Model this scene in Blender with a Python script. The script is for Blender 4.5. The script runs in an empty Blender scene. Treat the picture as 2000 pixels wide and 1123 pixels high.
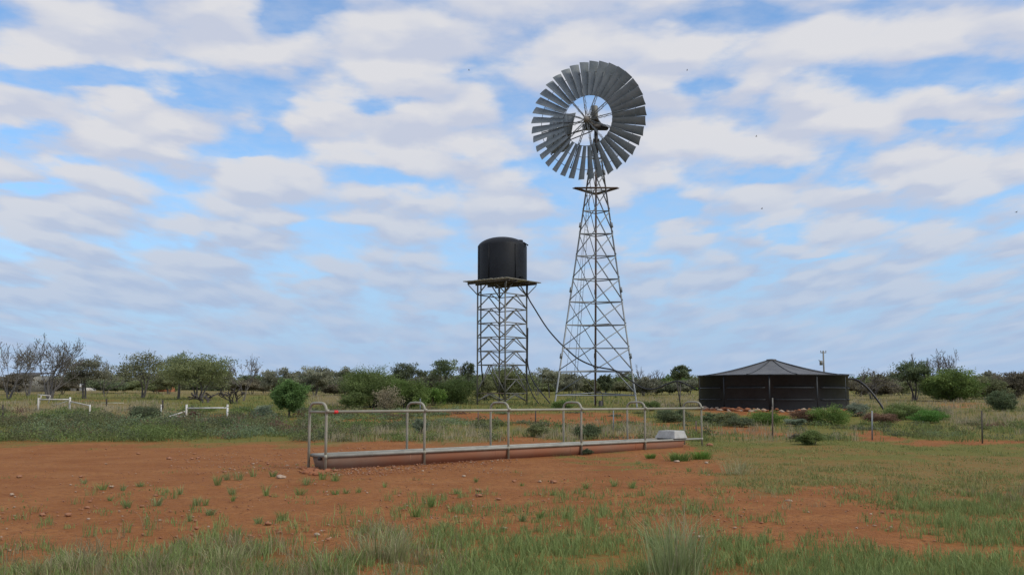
import bpy, math, random
import numpy as np
from mathutils import Vector
R = math.radians
sc = bpy.context.scene
COL = sc.collection

# ------------------------------------------------------------------ camera
F, CX, CY, HZ, H = 1900.0, 1000.0, 561.5, 775.0, 1.4
TH = math.atan((HZ - CY) / F)
cam = bpy.data.cameras.new('camera')
cam.sensor_width = 36.0
cam.lens = 36.0 * F / 2000.0
cam.clip_start = 0.1
cam.clip_end = 20000
co = bpy.data.objects.new('camera', cam)
COL.objects.link(co)
co.location = (0, 0, H)
co.rotation_euler = (R(90) + TH, 0, 0)
sc.camera = co
sc.view_settings.view_transform = 'Standard'
sc.view_settings.look = 'None'
sc.view_settings.exposure = 0.0
sc.view_settings.gamma = 1.0
CT, ST = math.cos(TH), math.sin(TH)

def ray(px, py):
    a, b = (px - CX) / F, (CY - py) / F
    return np.array([a, CT - b * ST, ST + b * CT])

def at(px, py, Y):
    d = ray(px, py)
    return np.array([d[0] / d[1] * Y, Y, H + d[2] / d[1] * Y])

def proj(X, Y, Z):
    w = Y * CT + (Z - H) * ST
    w = np.where(w < 0.05, 0.05, w)
    v = -Y * ST + (Z - H) * CT
    return CX + F * X / w, CY - F * v / w

TD = np.array([-200, 24, 28, 36, 42, 46, 52, 55, 70, 90, 110, 130, 300, 20000.])
TZ = np.array([0, 0, .05, .25, .45, .72, .85, 1.0, 1.35, 1.7, 2.0, 2.3, 2.6, 2.6])
def terr(Y):
    return np.interp(Y, TD, TZ)

def gp(px, py):
    d = ray(px, py)
    if True:
        lo, hi = 3.0, 400.0
        for Y in np.geomspace(3, 400, 400):
            z = H + d[2] / d[1] * Y
            if z <= terr(Y):
                hi = Y
                break
            lo = Y
        else:
            return np.array([d[0] / d[1] * 150, 150, float(terr(150))])
        for _ in range(30):
            m = .5 * (lo + hi)
            if H + d[2] / d[1] * m <= terr(m): hi = m
            else: lo = m
        return np.array([d[0] / d[1] * hi, hi, float(terr(hi))])

# ------------------------------------------------------------------ node helper
class NT:
    def __init__(s, tree):
        s.t = tree
        tree.nodes.clear()
    def n(s, kind, inputs=None, **kw):
        nd = s.t.nodes.new(kind)
        for k, v in kw.items(): setattr(nd, k, v)
        for k, v in (inputs or {}).items(): s.set(nd, k, v)
        return nd
    def set(s, nd, k, v):
        if hasattr(v, 'is_output') or v.__class__.__name__.startswith('NodeSocket'):
            s.t.links.new(v, nd.inputs[k])
        else:
            nd.inputs[k].default_value = v
    def math(s, op, a, b=None, c=None, clamp=False):
        i = {0: a}
        if b is not None: i[1] = b
        if c is not None: i[2] = c
        return s.n('ShaderNodeMath', i, operation=op, use_clamp=clamp).outputs[0]
    def vmath(s, op, a, b=None, c=None):
        i = {0: a}
        if b is not None: i[1] = b
        if c is not None: i[2] = c
        nd = s.n('ShaderNodeVectorMath', i, operation=op)
        return nd.outputs[1] if op in ('LENGTH', 'DOT_PRODUCT', 'DISTANCE') else nd.outputs[0]
    def mix(s, f, a, b, blend='MIX'):
        nd = s.n('ShaderNodeMix', data_type='RGBA', blend_type=blend)
        s.set(nd, 0, f); s.set(nd, 6, a); s.set(nd, 7, b)
        return nd.outputs[2]
    def rng(s, x, a, b, c=0., d=1., smooth=True):
        nd = s.n('ShaderNodeMapRange', {0: x, 1: a, 2: b, 3: c, 4: d})
        nd.interpolation_type = 'SMOOTHSTEP' if smooth else 'LINEAR'
        return nd.outputs[0]
    def noise(s, vec, scale, detail=4., rough=.5, dist=0.):
        nd = s.n('ShaderNodeTexNoise', {'Scale': scale, 'Detail': detail, 'Roughness': rough, 'Distortion': dist})
        if vec is not None: s.set(nd, 'Vector', vec)
        return nd

# ------------------------------------------------------------------ sky and sun
SUN_AZ, SUN_EL = 118.0, 46.0          # azimuth clockwise from +Y (view direction)
world = bpy.data.worlds.new('World')
sc.world = world
world.use_nodes = True
def build_sky():
    N = NT(world.node_tree)
    BS = 0.1
    sky = N.n('ShaderNodeTexSky', sky_type='NISHITA')
    sky.sun_disc = False
    sky.sun_elevation = R(SUN_EL)
    sky.sun_rotation = R(SUN_AZ)
    sky.air_density = 1.0; sky.dust_density = 0.6; sky.ozone_density = 1.2
    d = N.n('ShaderNodeTexCoord').outputs['Generated']
    sep = N.n('ShaderNodeSeparateXYZ', {0: d})
    x, y, z = sep.outputs
    ya = N.math('MAXIMUM', N.math('ABSOLUTE', y), .05)
    u = N.math('DIVIDE', x, ya)
    v = N.math('DIVIDE', z, ya)
        # cloud coordinates: puffs shrink toward the horizon and keep some height there
    vs = N.math('ADD', N.math('MAXIMUM', v, 0.), .10)
    p = N.n('ShaderNodeCombineXYZ', {0: N.math('DIVIDE', u, vs), 1: N.math('MULTIPLY', N.math('LOGARITHM', vs, math.e), 2.1), 2: N.math('GREATER_THAN', 0., y)}).outputs[0]
    uv = N.n('ShaderNodeCombineXYZ', {0: u, 1: v, 2: 0.}).outputs[0]
    w1 = N.noise(p, 2.4, 5., .6).outputs['Color']
    w1 = N.vmath('MULTIPLY', N.vmath('SUBTRACT', w1, (.5, .5, .5)), (.10, .055, 0.))
    uvw = N.vmath('ADD', uv, w1)
    # blue openings (negative) and cloud banks (positive): centre, half size in sky pixels, weight
    BL = [(90, 148, 150, 24, -1), (270, 152, 150, 26, -1), (420, 185, 130, 30, -1), (540, 205, 90, 26, -.8),
          (50, 258, 75, 42, -1), (385, 200, 90, 36, -.8), (70, 362, 120, 16, -1), (140, 320, 70, 14, -.6), (535, 262, 40, 55, -.9),
          (560, 30, 60, 62, -1), (640, 8, 60, 26, -.7), (750, 200, 110, 18, -.9), (715, 350, 120, 28, -1.), (650, 440, 95, 16, -.9),
          (460, 312, 50, 12, -.8), (370, 472, 80, 16, -.7), (590, 543, 60, 14, -.8), (930, 305, 70, 28, -.9), (850, 385, 60, 20, -.5),
          (1075, 375, 70, 42, -1.1), (1010, 330, 60, 30, -.6), (1370, 172, 90, 22, -1.), (1870, 145, 150, 42, -.9), (1830, 240, 110, 20, -1.),
          (1525, 332, 95, 22, -1.), (1700, 372, 90, 18, -1.), (1296, 392, 60, 24, -1.), (1500, 452, 85, 16, -.9), (1370, 445, 60, 12, -.6),
          (1265, 512, 70, 8, -.8), (1610, 500, 110, 9, -.8), (1470, 538, 60, 10, -.7), (1900, 590, 130, 12, -.7), (1300, 580, 150, 10, -.5),
          (230, 390, 30, 10, -.4), (1180, 480, 70, 20, -.5), (850, 620, 120, 10, -.5), (200, 652, 220, 10, -.7), (700, 672, 250, 8, -.6),
          (1350, 665, 220, 12, -.7), (900, 150, 80, 16, -.4), (1010, 200, 60, 30, -.4),
          (300, 80, 320, 70, .55), (720, 110, 180, 80, .6), (140, 205, 110, 40, .6), (330, 262, 160, 40, .5), (740, 265, 170, 50, .7),
          (520, 350, 190, 44, .6), (1000, 400, 100, 36, .6), (1000, 110, 130, 70, .3), (1300, 270, 120, 60, .6), (1600, 90, 260, 60, .5),
          (1700, 220, 110, 60, .4), (1560, 230, 160, 40, .4), (1540, 395, 120, 40, .6), (1300, 430, 90, 26, .5), (1850, 330, 160, 40, .5),
          (1000, 300, 60, 30, .4), (160, 430, 260, 40, .4), (300, 560, 400, 50, .35), (1700, 450, 220, 30, .3)]
    acc = None
    for (px, py, rx, ry, a) in BL:
        r0 = ray(px, py); k = r0[1]
        u0, v0 = r0[0] / k, r0[2] / k
        su, sv = F / rx * .82, F / ry * .82
        q = N.vmath('MULTIPLY_ADD', uvw, (su, sv, 0.), (-u0 * su, -v0 * sv, 0.))
        f = N.rng(N.vmath('LENGTH', q), 0., 1.15, a, 0.)
        acc = f if acc is None else N.math('ADD', acc, f)
    acc = N.math('MINIMUM', N.math('MAXIMUM', acc, -1.15), .75)
    n1 = N.noise(p, 2.6, 6., .52, .3).outputs['Fac']
    n2 = N.noise(N.vmath('ADD', p, (7.3, 2.1, 4.)), 11., 5., .55).outputs['Fac']
    n1s = N.rng(n1, .3, .7, -.5, .5, False)
    n2s = N.rng(n2, .3, .7, -.5, .5, False)
    wp_ = N.noise(p, 5., 4., .55).outputs['Color']
    wp_ = N.vmath('ADD', p, N.vmath('MULTIPLY', N.vmath('SUBTRACT', wp_, (.5, .5, .5)), (.24, .24, 0.)))
    def cell(vec, sc_):
        vn = N.n('ShaderNodeTexVoronoi', {'Vector': vec, 'Scale': sc_, 'Smoothness': .35}, feature='SMOOTH_F1', voronoi_dimensions='2D')
        return N.math('SUBTRACT', .55, vn.outputs['Distance'])
    SQ = (1., 1., 1.)
    pc = N.vmath('MULTIPLY', wp_, SQ)
    c1 = cell(pc, 4.2)
    c1u = cell(N.vmath('ADD', pc, (0., .09, 0.)), 4.2)
    nf = N.rng(v, .02, .16, .45, 1.)
    fld = N.math('MULTIPLY_ADD', acc, .50, .50)
    fld = N.math('MULTIPLY_ADD', N.math('MULTIPLY', n1s, nf), .46, fld)
    fld = N.math('MULTIPLY_ADD', N.math('MULTIPLY', c1, nf), .85, fld)
    fld = N.math('MULTIPLY_ADD', n2s, .20, fld)
    alpha = N.rng(fld, .14, .74)
    # cloud light: puffs lit from above, greyer undersides
    rel = N.math('SUBTRACT', c1, c1u)
    n3 = N.noise(N.vmath('ADD', p, (3.1, 9.4, 1.)), 4.2, 3., .5).outputs['Fac']
    sh = N.math('MULTIPLY_ADD', N.math('MULTIPLY', rel, nf), 2.2, N.rng(n3, .34, .66, .15, .8))
    sh = N.math('ADD', sh, N.rng(acc, -.4, .7, -.08, .2), clamp=True)
    cw = N.mix(sh, (.56, .605, .73, 1), (.72, .725, .765, 1))
    lo = N.rng(v, .03, .30, .95, 0.)
    cw = N.mix(lo, cw, N.mix(sh, (.385, .51, .715, 1), (.45, .565, .745, 1)))
    cw = N.mix(1., cw, (1 / BS, 1 / BS, 1 / BS, 1), 'MULTIPLY')
    blue = N.mix(1., sky.outputs[0], (1.2, 1.62, 1.92, 1), 'MULTIPLY')
    pale = N.rng(v, .0, .26, .95, .0)
    blue = N.mix(pale, blue, (3.7, 5.1, 7.5, 1))
    thin = N.rng(n2, .3, .7, .08, .34)
    alpha = N.math('MAXIMUM', alpha, thin)
    colr = N.mix(alpha, blue, cw)
    bg = N.n('ShaderNodeBackground', {'Color': colr, 'Strength': BS})
    out = N.n('ShaderNodeOutputWorld', {0: bg.outputs[0]})
build_sky()
sl = bpy.data.lights.new('sun', 'SUN')
sl.energy = 2.0; sl.angle = R(11); sl.color = (1.0, .94, .84)
so = bpy.data.objects.new('sun', sl)
COL.objects.link(so)
sd = Vector((math.sin(R(SUN_AZ)) * math.cos(R(SUN_EL)), math.cos(R(SUN_AZ)) * math.cos(R(SUN_EL)), math.sin(R(SUN_EL))))
so.rotation_euler = sd.to_track_quat('Z', 'Y').to_euler()

# ------------------------------------------------------------------ numpy noise
def _h(ix, iy, s):
    n = (ix.astype(np.int64) * 374761393 + iy.astype(np.int64) * 668265263 + s * 1442695041) & 0xffffffff
    n = ((n ^ (n >> 13)) * 1274126177) & 0xffffffff
    return ((n ^ (n >> 16)) & 0xffff) / 65535.0
def vnoise(x, y, s=0):
    ix, iy = np.floor(x), np.floor(y)
    fx, fy = x - ix, y - iy
    fx = fx * fx * (3 - 2 * fx); fy = fy * fy * (3 - 2 * fy)
    a, b = _h(ix, iy, s), _h(ix + 1, iy, s)
    c, d = _h(ix, iy + 1, s), _h(ix + 1, iy + 1, s)
    return (a * (1 - fx) + b * fx) * (1 - fy) + (c * (1 - fx) + d * fx) * fy
def fbm(x, y, s=0, o=4):
    t, a, n = 0, 1, 0
    for i in range(o):
        t = t + a * vnoise(x * 2 ** i, y * 2 ** i, s + i * 17); n += a; a *= .5
    return t / n
def sstep(a, b, x):
    t = np.clip((x - a) / (b - a), 0, 1)
    return t * t * (3 - 2 * t)

# ------------------------------------------------------------------ geometry helper
class G:
    def __init__(s):
        s.v, s.q, s.t, s.c, s.n = [], [], [], [], 0
    def add(s, v, q=None, t=None, col=None):
        v = np.asarray(v, float)
        if q is not None and len(q): s.q.append(np.asarray(q, int) + s.n)
        if t is not None and len(t): s.t.append(np.asarray(t, int) + s.n)
        s.v.append(v); s.n += len(v)
        if col is None: col = (.5, .5, .5)
        c = np.asarray(col, float)
        if c.ndim == 1: c = np.tile(c, (len(v), 1))
        s.c.append(c)
    def mesh(s, name, origin=(0, 0, 0), smooth=False, colour=False):
        v = np.concatenate(s.v) - np.asarray(origin, float)
        me = bpy.data.meshes.new(name)
        q = np.concatenate(s.q) if s.q else np.zeros((0, 4), int)
        t = np.concatenate(s.t) if s.t else np.zeros((0, 3), int)
        me.vertices.add(len(v)); me.vertices.foreach_set('co', v.astype(np.float32).ravel())
        nl = q.size + t.size
        me.loops.add(nl)
        me.loops.foreach_set('vertex_index', np.concatenate([q.ravel(), t.ravel()]).astype(np.int32))
        me.polygons.add(len(q) + len(t))
        st = np.concatenate([np.arange(len(q)) * 4, q.size + np.arange(len(t)) * 3])
        me.polygons.foreach_set('loop_start', st.astype(np.int32))
        if smooth: me.polygons.foreach_set('use_smooth', np.ones(len(q) + len(t), bool))
        if colour:
            at_ = me.attributes.new('col', 'FLOAT_COLOR', 'POINT')
            c = np.concatenate(s.c); c4 = np.ones((len(c), 4)); c4[:, :3] = c
            at_.data.foreach_set('color', c4.astype(np.float32).ravel())
        me.update(calc_edges=True)
        return me
    # --- shapes
    def tube(s, P, r, n=8, cap=True, col=None):
        P = np.asarray(P, float); k = len(P)
        r = np.full(k, r, float) if np.isscalar(r) else np.asarray(r, float)
        T = np.gradient(P, axis=0); T /= np.linalg.norm(T, axis=1)[:, None] + 1e-12
        ref = np.array([0, 0, 1.]) if abs(T[0, 2]) < .9 else np.array([1., 0, 0])
        U = np.cross(T, ref)
        bad = np.linalg.norm(U, axis=1) < 1e-3
        U[bad] = np.cross(T[bad], [0, 1., 0.01])
        U /= np.linalg.norm(U, axis=1)[:, None] + 1e-12
        for i in range(1, k):
            if np.dot(U[i], U[i - 1]) < 0: U[i] = -U[i]
        W = np.cross(T, U)
        a = np.arange(n) * 2 * math.pi / n
        V = (P[:, None] + r[:, None, None] * (np.cos(a)[None, :, None] * U[:, None] + np.sin(a)[None, :, None] * W[:, None])).reshape(-1, 3)
        i = np.arange(k - 1)[:, None] * n; j = np.arange(n)[None]; j2 = (j + 1) % n
        q = np.stack([i + j, i + j2, i + n + j2, i + n + j], -1).reshape(-1, 4)
        t = None
        if cap:
            V = np.concatenate([V, P[:1], P[-1:]])
            jj = np.arange(n)
            t = np.concatenate([np.stack([(jj + 1) % n, jj, np.full(n, k * n)], -1),
                                np.stack([(k - 1) * n + jj, (k - 1) * n + (jj + 1) % n, np.full(n, k * n + 1)], -1)])
        s.add(V, q, t, col)
        return s
    def bar(s, a, b, w, h, up=(0, 0, 1), col=None):
        a, b = np.asarray(a, float), np.asarray(b, float)
        T = b - a; T /= np.linalg.norm(T)
        U = np.cross(T, up)
        if np.linalg.norm(U) < 1e-3: U = np.cross(T, (1., 0, 0))
        U /= np.linalg.norm(U); W = np.cross(U, T)
        V = []
        for e in (a, b):
            for (i, j) in ((-1, -1), (1, -1), (1, 1), (-1, 1)):
                V.append(e + U * w / 2 * i + W * h / 2 * j)
        s.add(V, [(0, 1, 2, 3), (7, 6, 5, 4), (0, 4, 5, 1), (1, 5, 6, 2), (2, 6, 7, 3), (3, 7, 4, 0)], None, col)
        return s
    def angle(s, a, b, w, t, d1, d2):
        # L-section steel
        a, b = np.asarray(a, float), np.asarray(b, float)
        T = b - a; T /= np.linalg.norm(T)
        A = np.asarray(d1, float); A = A - T * A.dot(T); A /= np.linalg.norm(A)
        B = np.asarray(d2, float); B = B - T * B.dot(T); B = B - A * B.dot(A); B /= np.linalg.norm(B)
        pr = [(0, 0), (w, 0), (w, t), (t, t), (t, w), (0, w)]
        V = [e + A * p + B * q for e in (a, b) for p, q in pr]
        q = [(i, (i + 1) % 6, 6 + (i + 1) % 6, 6 + i) for i in range(6)]
        q += [(0, 1, 2, 3), (0, 3, 4, 5), (9, 8, 7, 6), (11, 10, 9, 6)]
        s.add(V, q)
        return s
    def rev(s, prof, c, n=48, a0=0.):
        # lathe about vertical axis through c
        prof = np.asarray(prof, float); k = len(prof)
        a = a0 + np.arange(n) * 2 * math.pi / n
        V = np.stack([c[0] + prof[:, 0, None] * np.cos(a), c[1] + prof[:, 0, None] * np.sin(a), c[2] + np.repeat(prof[:, 1, None], n, 1)], -1).reshape(-1, 3)
        i = np.arange(k - 1)[:, None] * n; j = np.arange(n)[None]; j2 = (j + 1) % n
        s.add(V, np.stack([i + j, i + j2, i + n + j2, i + n + j], -1).reshape(-1, 4))
        return s
    def poly(s, pts, th, nrm):
        pts = np.asarray(pts, float); k = len(pts); nrm = np.asarray(nrm, float) * th / 2
        V = np.concatenate([pts + nrm, pts - nrm, [pts.mean(0) + nrm], [pts.mean(0) - nrm]])
        i = np.arange(k); j = (i + 1) % k
        s.add(V, np.stack([i, i + k, j + k, j], -1), np.concatenate([np.stack([i, j, np.full(k, 2 * k)], -1), np.stack([j + k, i + k, np.full(k, 2 * k + 1)], -1)]))
        return s
    def leaves(s, c, size, col, rng, el=1.7, flat=0.):
        n = len(c)
        a = rng.normal(size=(n, 3)); a[:, 2] *= (1 - flat); a /= np.linalg.norm(a, axis=1)[:, None]
        b = rng.normal(size=(n, 3)); b -= a * (a * b).sum(1)[:, None]; b /= np.linalg.norm(b, axis=1)[:, None]
        sz = (size * (.6 + .8 * rng.random(n)))[:, None]
        V = np.stack([c - a * sz * el * .5, c + b * sz * .5, c + a * sz * el * .5, c - b * sz * .5], 1).reshape(-1, 3)
        s.add(V, np.arange(n * 4).reshape(-1, 4), None, np.repeat(col, 4, 0))
        return s
    def blades(s, b, h, w, bend, col, rng, ang=None):
        n = len(b)
        if ang is None: ang = rng.random(n) * 2 * math.pi
        L = np.stack([np.cos(ang), np.sin(ang), np.zeros(n)], 1)
        wa = rng.random(n) * math.pi
        W = np.stack([np.cos(wa), np.sin(wa), np.zeros(n)], 1) * (w * .5)[:, None]
        Z = np.array([0, 0, 1.])
        m = b + L * (h * bend * .35)[:, None] + Z * (h * .58)[:, None]
        t = b + L * (h * bend)[:, None] + Z * (h * (1 - .25 * bend))[:, None]
        V = np.stack([b - W, b + W, m + W * .75, m - W * .75, t], 1).reshape(-1, 3)
        i = np.arange(n)[:, None] * 5
        s.add(V, i + np.array([[0, 1, 2, 3]]), i + np.array([[3, 2, 4]]), np.repeat(col, 5, 0))
        return s

MATS = {}
def metal(name, c1, c2, rough=.5, met=.0, scale=6., bump=.0, spec=.5):
    m = bpy.data.materials.new(name); m.use_nodes = True
    N = NT(m.node_tree)
    o = N.n('ShaderNodeTexCoord').outputs['Object']
    nz = N.noise(o, scale, 6., .6).outputs['Fac']
    nb = N.noise(o, scale * 7, 3., .6).outputs['Fac']
    f = N.rng(N.math('MULTIPLY_ADD', nb, .35, nz), .42, .85)
    c = N.mix(f, (*c1, 1), (*c2, 1))
    b = N.n('ShaderNodeBsdfPrincipled', {'Base Color': c, 'Metallic': met, 'Roughness': rough, 'Specular IOR Level': spec})
    if bump:
        bp = N.n('ShaderNodeBump', {'Strength': bump, 'Distance': .02, 'Height': nb})
        N.set(b, 'Normal', bp.outputs[0])
    N.n('ShaderNodeOutputMaterial', {0: b.outputs[0]})
    MATS[name] = m
    return m
def leafmat(name, trans=.3, var=.14, rough=.7):
    m = bpy.data.materials.new(name); m.use_nodes = True
    N = NT(m.node_tree)
    c = N.n('ShaderNodeAttribute', attribute_name='col').outputs['Color']
    oi = N.n('ShaderNodeObjectInfo').outputs['Random']
    hs = N.n('ShaderNodeHueSaturation', {'Hue': N.rng(oi, 0, 1, .488, .512, False), 'Saturation': N.rng(oi, 0, 1, .9, 1.1, False), 'Value': N.rng(oi, 0, 1, 1.14 - var, 1.14 + var, False), 'Color': c})
    d = N.n('ShaderNodeBsdfPrincipled', {'Base Color': hs.outputs[0], 'Roughness': rough, 'Specular IOR Level': .25})
    t = N.n('ShaderNodeBsdfTranslucent', {'Color': hs.outputs[0]})
    x = N.n('ShaderNodeMixShader', {0: trans, 1: d.outputs[0], 2: t.outputs[0]})
    N.n('ShaderNodeOutputMaterial', {0: x.outputs[0]})
    MATS[name] = m
    return m
galv = metal('galvanised', (.165, .185, .195), (.235, .25, .255), .5, .35, 2.5)
blade_m = metal('blade steel', (.145, .172, .18), (.225, .25, .255), .62, .2, 1.6)
rustbar = metal('rusty steel', (.10, .06, .045), (.16, .12, .10), .8, .0, 5.)
darkiron = metal('dark iron', (.035, .036, .036), (.07, .06, .052), .65, .2, 6.)
standm = metal('stand steel', (.15, .15, .13), (.22, .21, .18), .6, .2, 3.)
hubm = metal('worn cast iron', (.13, .11, .085), (.22, .19, .15), .7, .1, 8.)
poly_black = metal('black poly', (.009, .010, .012), (.015, .017, .020), .55, 0, 1.2, .0, .22)
liner = metal('black liner', (.012, .0135, .015), (.024, .027, .030), .48, 0, .8, .0, .34)
roofcloth = metal('shade cloth', (.085, .088, .095), (.125, .128, .132), .8, 0, 1.5)
pipem = metal('black pipe', (.012, .012, .013), (.02, .02, .021), .45, 0, 3.)
railm = metal('weathered pipe rail', (.265, .25, .185), (.35, .33, .255), .6, .1, 4.)
rimm = metal('pale rim', (.25, .245, .205), (.34, .33, .28), .6, .1, 3.)
plankm = metal('weathered timber', (.25, .23, .175), (.40, .37, .29), .85, 0, 4., .3)
timberd = metal('dark timber', (.07, .06, .05), (.11, .095, .08), .9, 0, 4.)
concm = metal('pale concrete', (.30, .295, .275), (.44, .43, .40), .85, 0, 5., .35)
whitep = metal('white paint', (.74, .74, .71), (.45, .40, .33), .6, 0, 3.)
red_t = metal('red tape', (.6, .02, .02), (.7, .03, .03), .5, 0, 5.)
barkg = metal('grey bark', (.10, .088, .078), (.165, .15, .135), .9, 0, 6.)
barkd = metal('dark bark', (.045, .038, .033), (.085, .072, .062), .9, 0, 6.)
stone = metal('pale stone', (.31, .20, .13), (.44, .33, .24), .9, 0, 9., .4)
stoner = metal('red stone', (.22, .09, .045), (.36, .17, .09), .9, 0, 9., .4)
redsoil = metal('red soil heap', (.22, .08, .032), (.30, .115, .05), .95, 0, 2., .4)
leafm = leafmat('leaves', .38)
grassm = leafmat('grass blades', .35, .0)

def link(o, parent=None):
    COL.objects.link(o)
    if parent is not None: o.parent = parent
    return o
def tag(o, label=None, cat=None, group=None, kind=None):
    if label: o['label'] = label
    if cat: o['category'] = cat
    if group: o['group'] = group
    if kind: o['kind'] = kind
    return o
def thing(name, loc, label, cat, group=None):
    o = bpy.data.objects.new(name, None)
    o.location = [float(a) for a in loc]; o.empty_display_size = .2
    link(o)
    return tag(o, label, cat, group)
def base_of(p):
    while p.parent is not None: p = p.parent
    return np.array(p.location)
def part(name, g, mat, parent, smooth=False, colour=False):
    o = bpy.data.objects.new(name, g.mesh(name, base_of(parent), smooth, colour))
    o.data.materials.append(mat)
    return link(o, parent)
def solo(name, g, mat, loc, label, cat, group=None, smooth=False, colour=False):
    o = bpy.data.objects.new(name, g.mesh(name, loc, smooth, colour))
    o.data.materials.append(mat); o.location = [float(a) for a in loc]
    link(o)
    return tag(o, label, cat, group)
def stuff(name, g, mat, label, cat, colour=True):
    o = bpy.data.objects.new(name, g.mesh(name, (0, 0, 0), False, colour))
    o.data.materials.append(mat); link(o)
    return tag(o, label, cat, None, 'stuff')

# ------------------------------------------------------------------ ground zones
GREEN = [(-9000, 720, 1066, 9000, 60, 24, .72), (720, 1400, 1035, 9000, 90, 30, .85), (900, 1420, 985, 1045, 90, 22, .6),
         (1350, 9000, 1055, 9000, 60, 16, .78), (1720, 9000, 905, 1070, 90, 15, .72), (1390, 9000, 876, 965, 50, 10, .72),
         (1365, 9000, 853, 886, 12, 6, .95), (1090, 1260, 892, 905, 30, 4, .75), (930, 1110, 904, 915, 30, 4, .45),
         (-9000, 620, 853, 873, 60, 7, .62), (-9000, 9000, -900, 857, 10, 5, .92), (600, 1340, 840, 868, 40, 7, .75),
         (380, 720, 908, 936, 60, 10, .34), (330, 640, 940, 985, 90, 20, .2), (700, 1400, 925, 1040, 120, 20, .32), (-9000, 9000, 890, 9000, 10, 10, .10), (1230, 1330, 955, 985, 40, 10, .5)]
RED = [(1372, 1650, 798, 811, 12, 4, .75), (870, 1235, 806, 822, 40, 5, .9), (1000, 1240, 820, 834, 60, 6, .6), (600, 900, 816, 824, 60, 4, .6), (1235, 1345, 824, 834, 40, 4, .7),
       (1345, 1530, 836, 850, 40, 5, .8), (1640, 1745, 842, 856, 30, 4, .8), (1750, 9000, 858, 867, 30, 3, .85), (380, 450, 806, 813, 20, 3, .8),
       (330, 365, 803, 812, 15, 3, .7), (1330, 1420, 803, 812, 30, 3, .6), (1820, 1930, 786, 794, 30, 3, .5), (160, 190, 779, 782, 10, 1, .6)]
DRY = [(-9000, 340, 788, 814, 50, 8, .95), (620, 1330, 836, 866, 50, 8, .65), (-9000, 620, 762, 770, 60, 4, 1.), (1390, 9000, 888, 985, 60, 15, .35),
       (1850, 9000, 803, 835, 50, 8, .8), (1390, 1700, 838, 862, 50, 6, .5), (-9000, 740, 1060, 9000, 50, 30, .45), (690, 820, 1010, 9000, 30, 20, .6),
       (1240, 9000, 768, 800, 60, 8, .6), (600, 690, 770, 790, 20, 6, .9)]
def boxes(L, px, py):
    o = np.zeros_like(px)
    for (a, b, c, d, sx, sy, v) in L:
        if c > 900: sx, sy = sx * 1.8, sy * 1.6
        w = sstep(a - sx, a + sx, px) * (1 - sstep(b - sx, b + sx, px)) * sstep(c - sy, c + sy, py) * (1 - sstep(d - sy, d + sy, py)) * v
        o = np.maximum(o, w)
    return o
def zone(X, Y):
    px, py = proj(X, Y, terr(Y))
    n = fbm(X * .55, Y * .4, 3)
    m = fbm(X * 1.9, Y * 1.4, 9)
    jx = (n - .5) * 420 * np.clip(12 / Y, .1, 1) ; jy = (n - .5) * 1.3 * np.clip(1300 / Y, 3, 75)
    g = boxes(GREEN, px + jx, py + jy)
    r = boxes(RED, px + jx, py + jy * .4)
    d = boxes(DRY, px + jx, py + jy)
    g = g * (1 - r)
    return g, d, n, m

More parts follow.
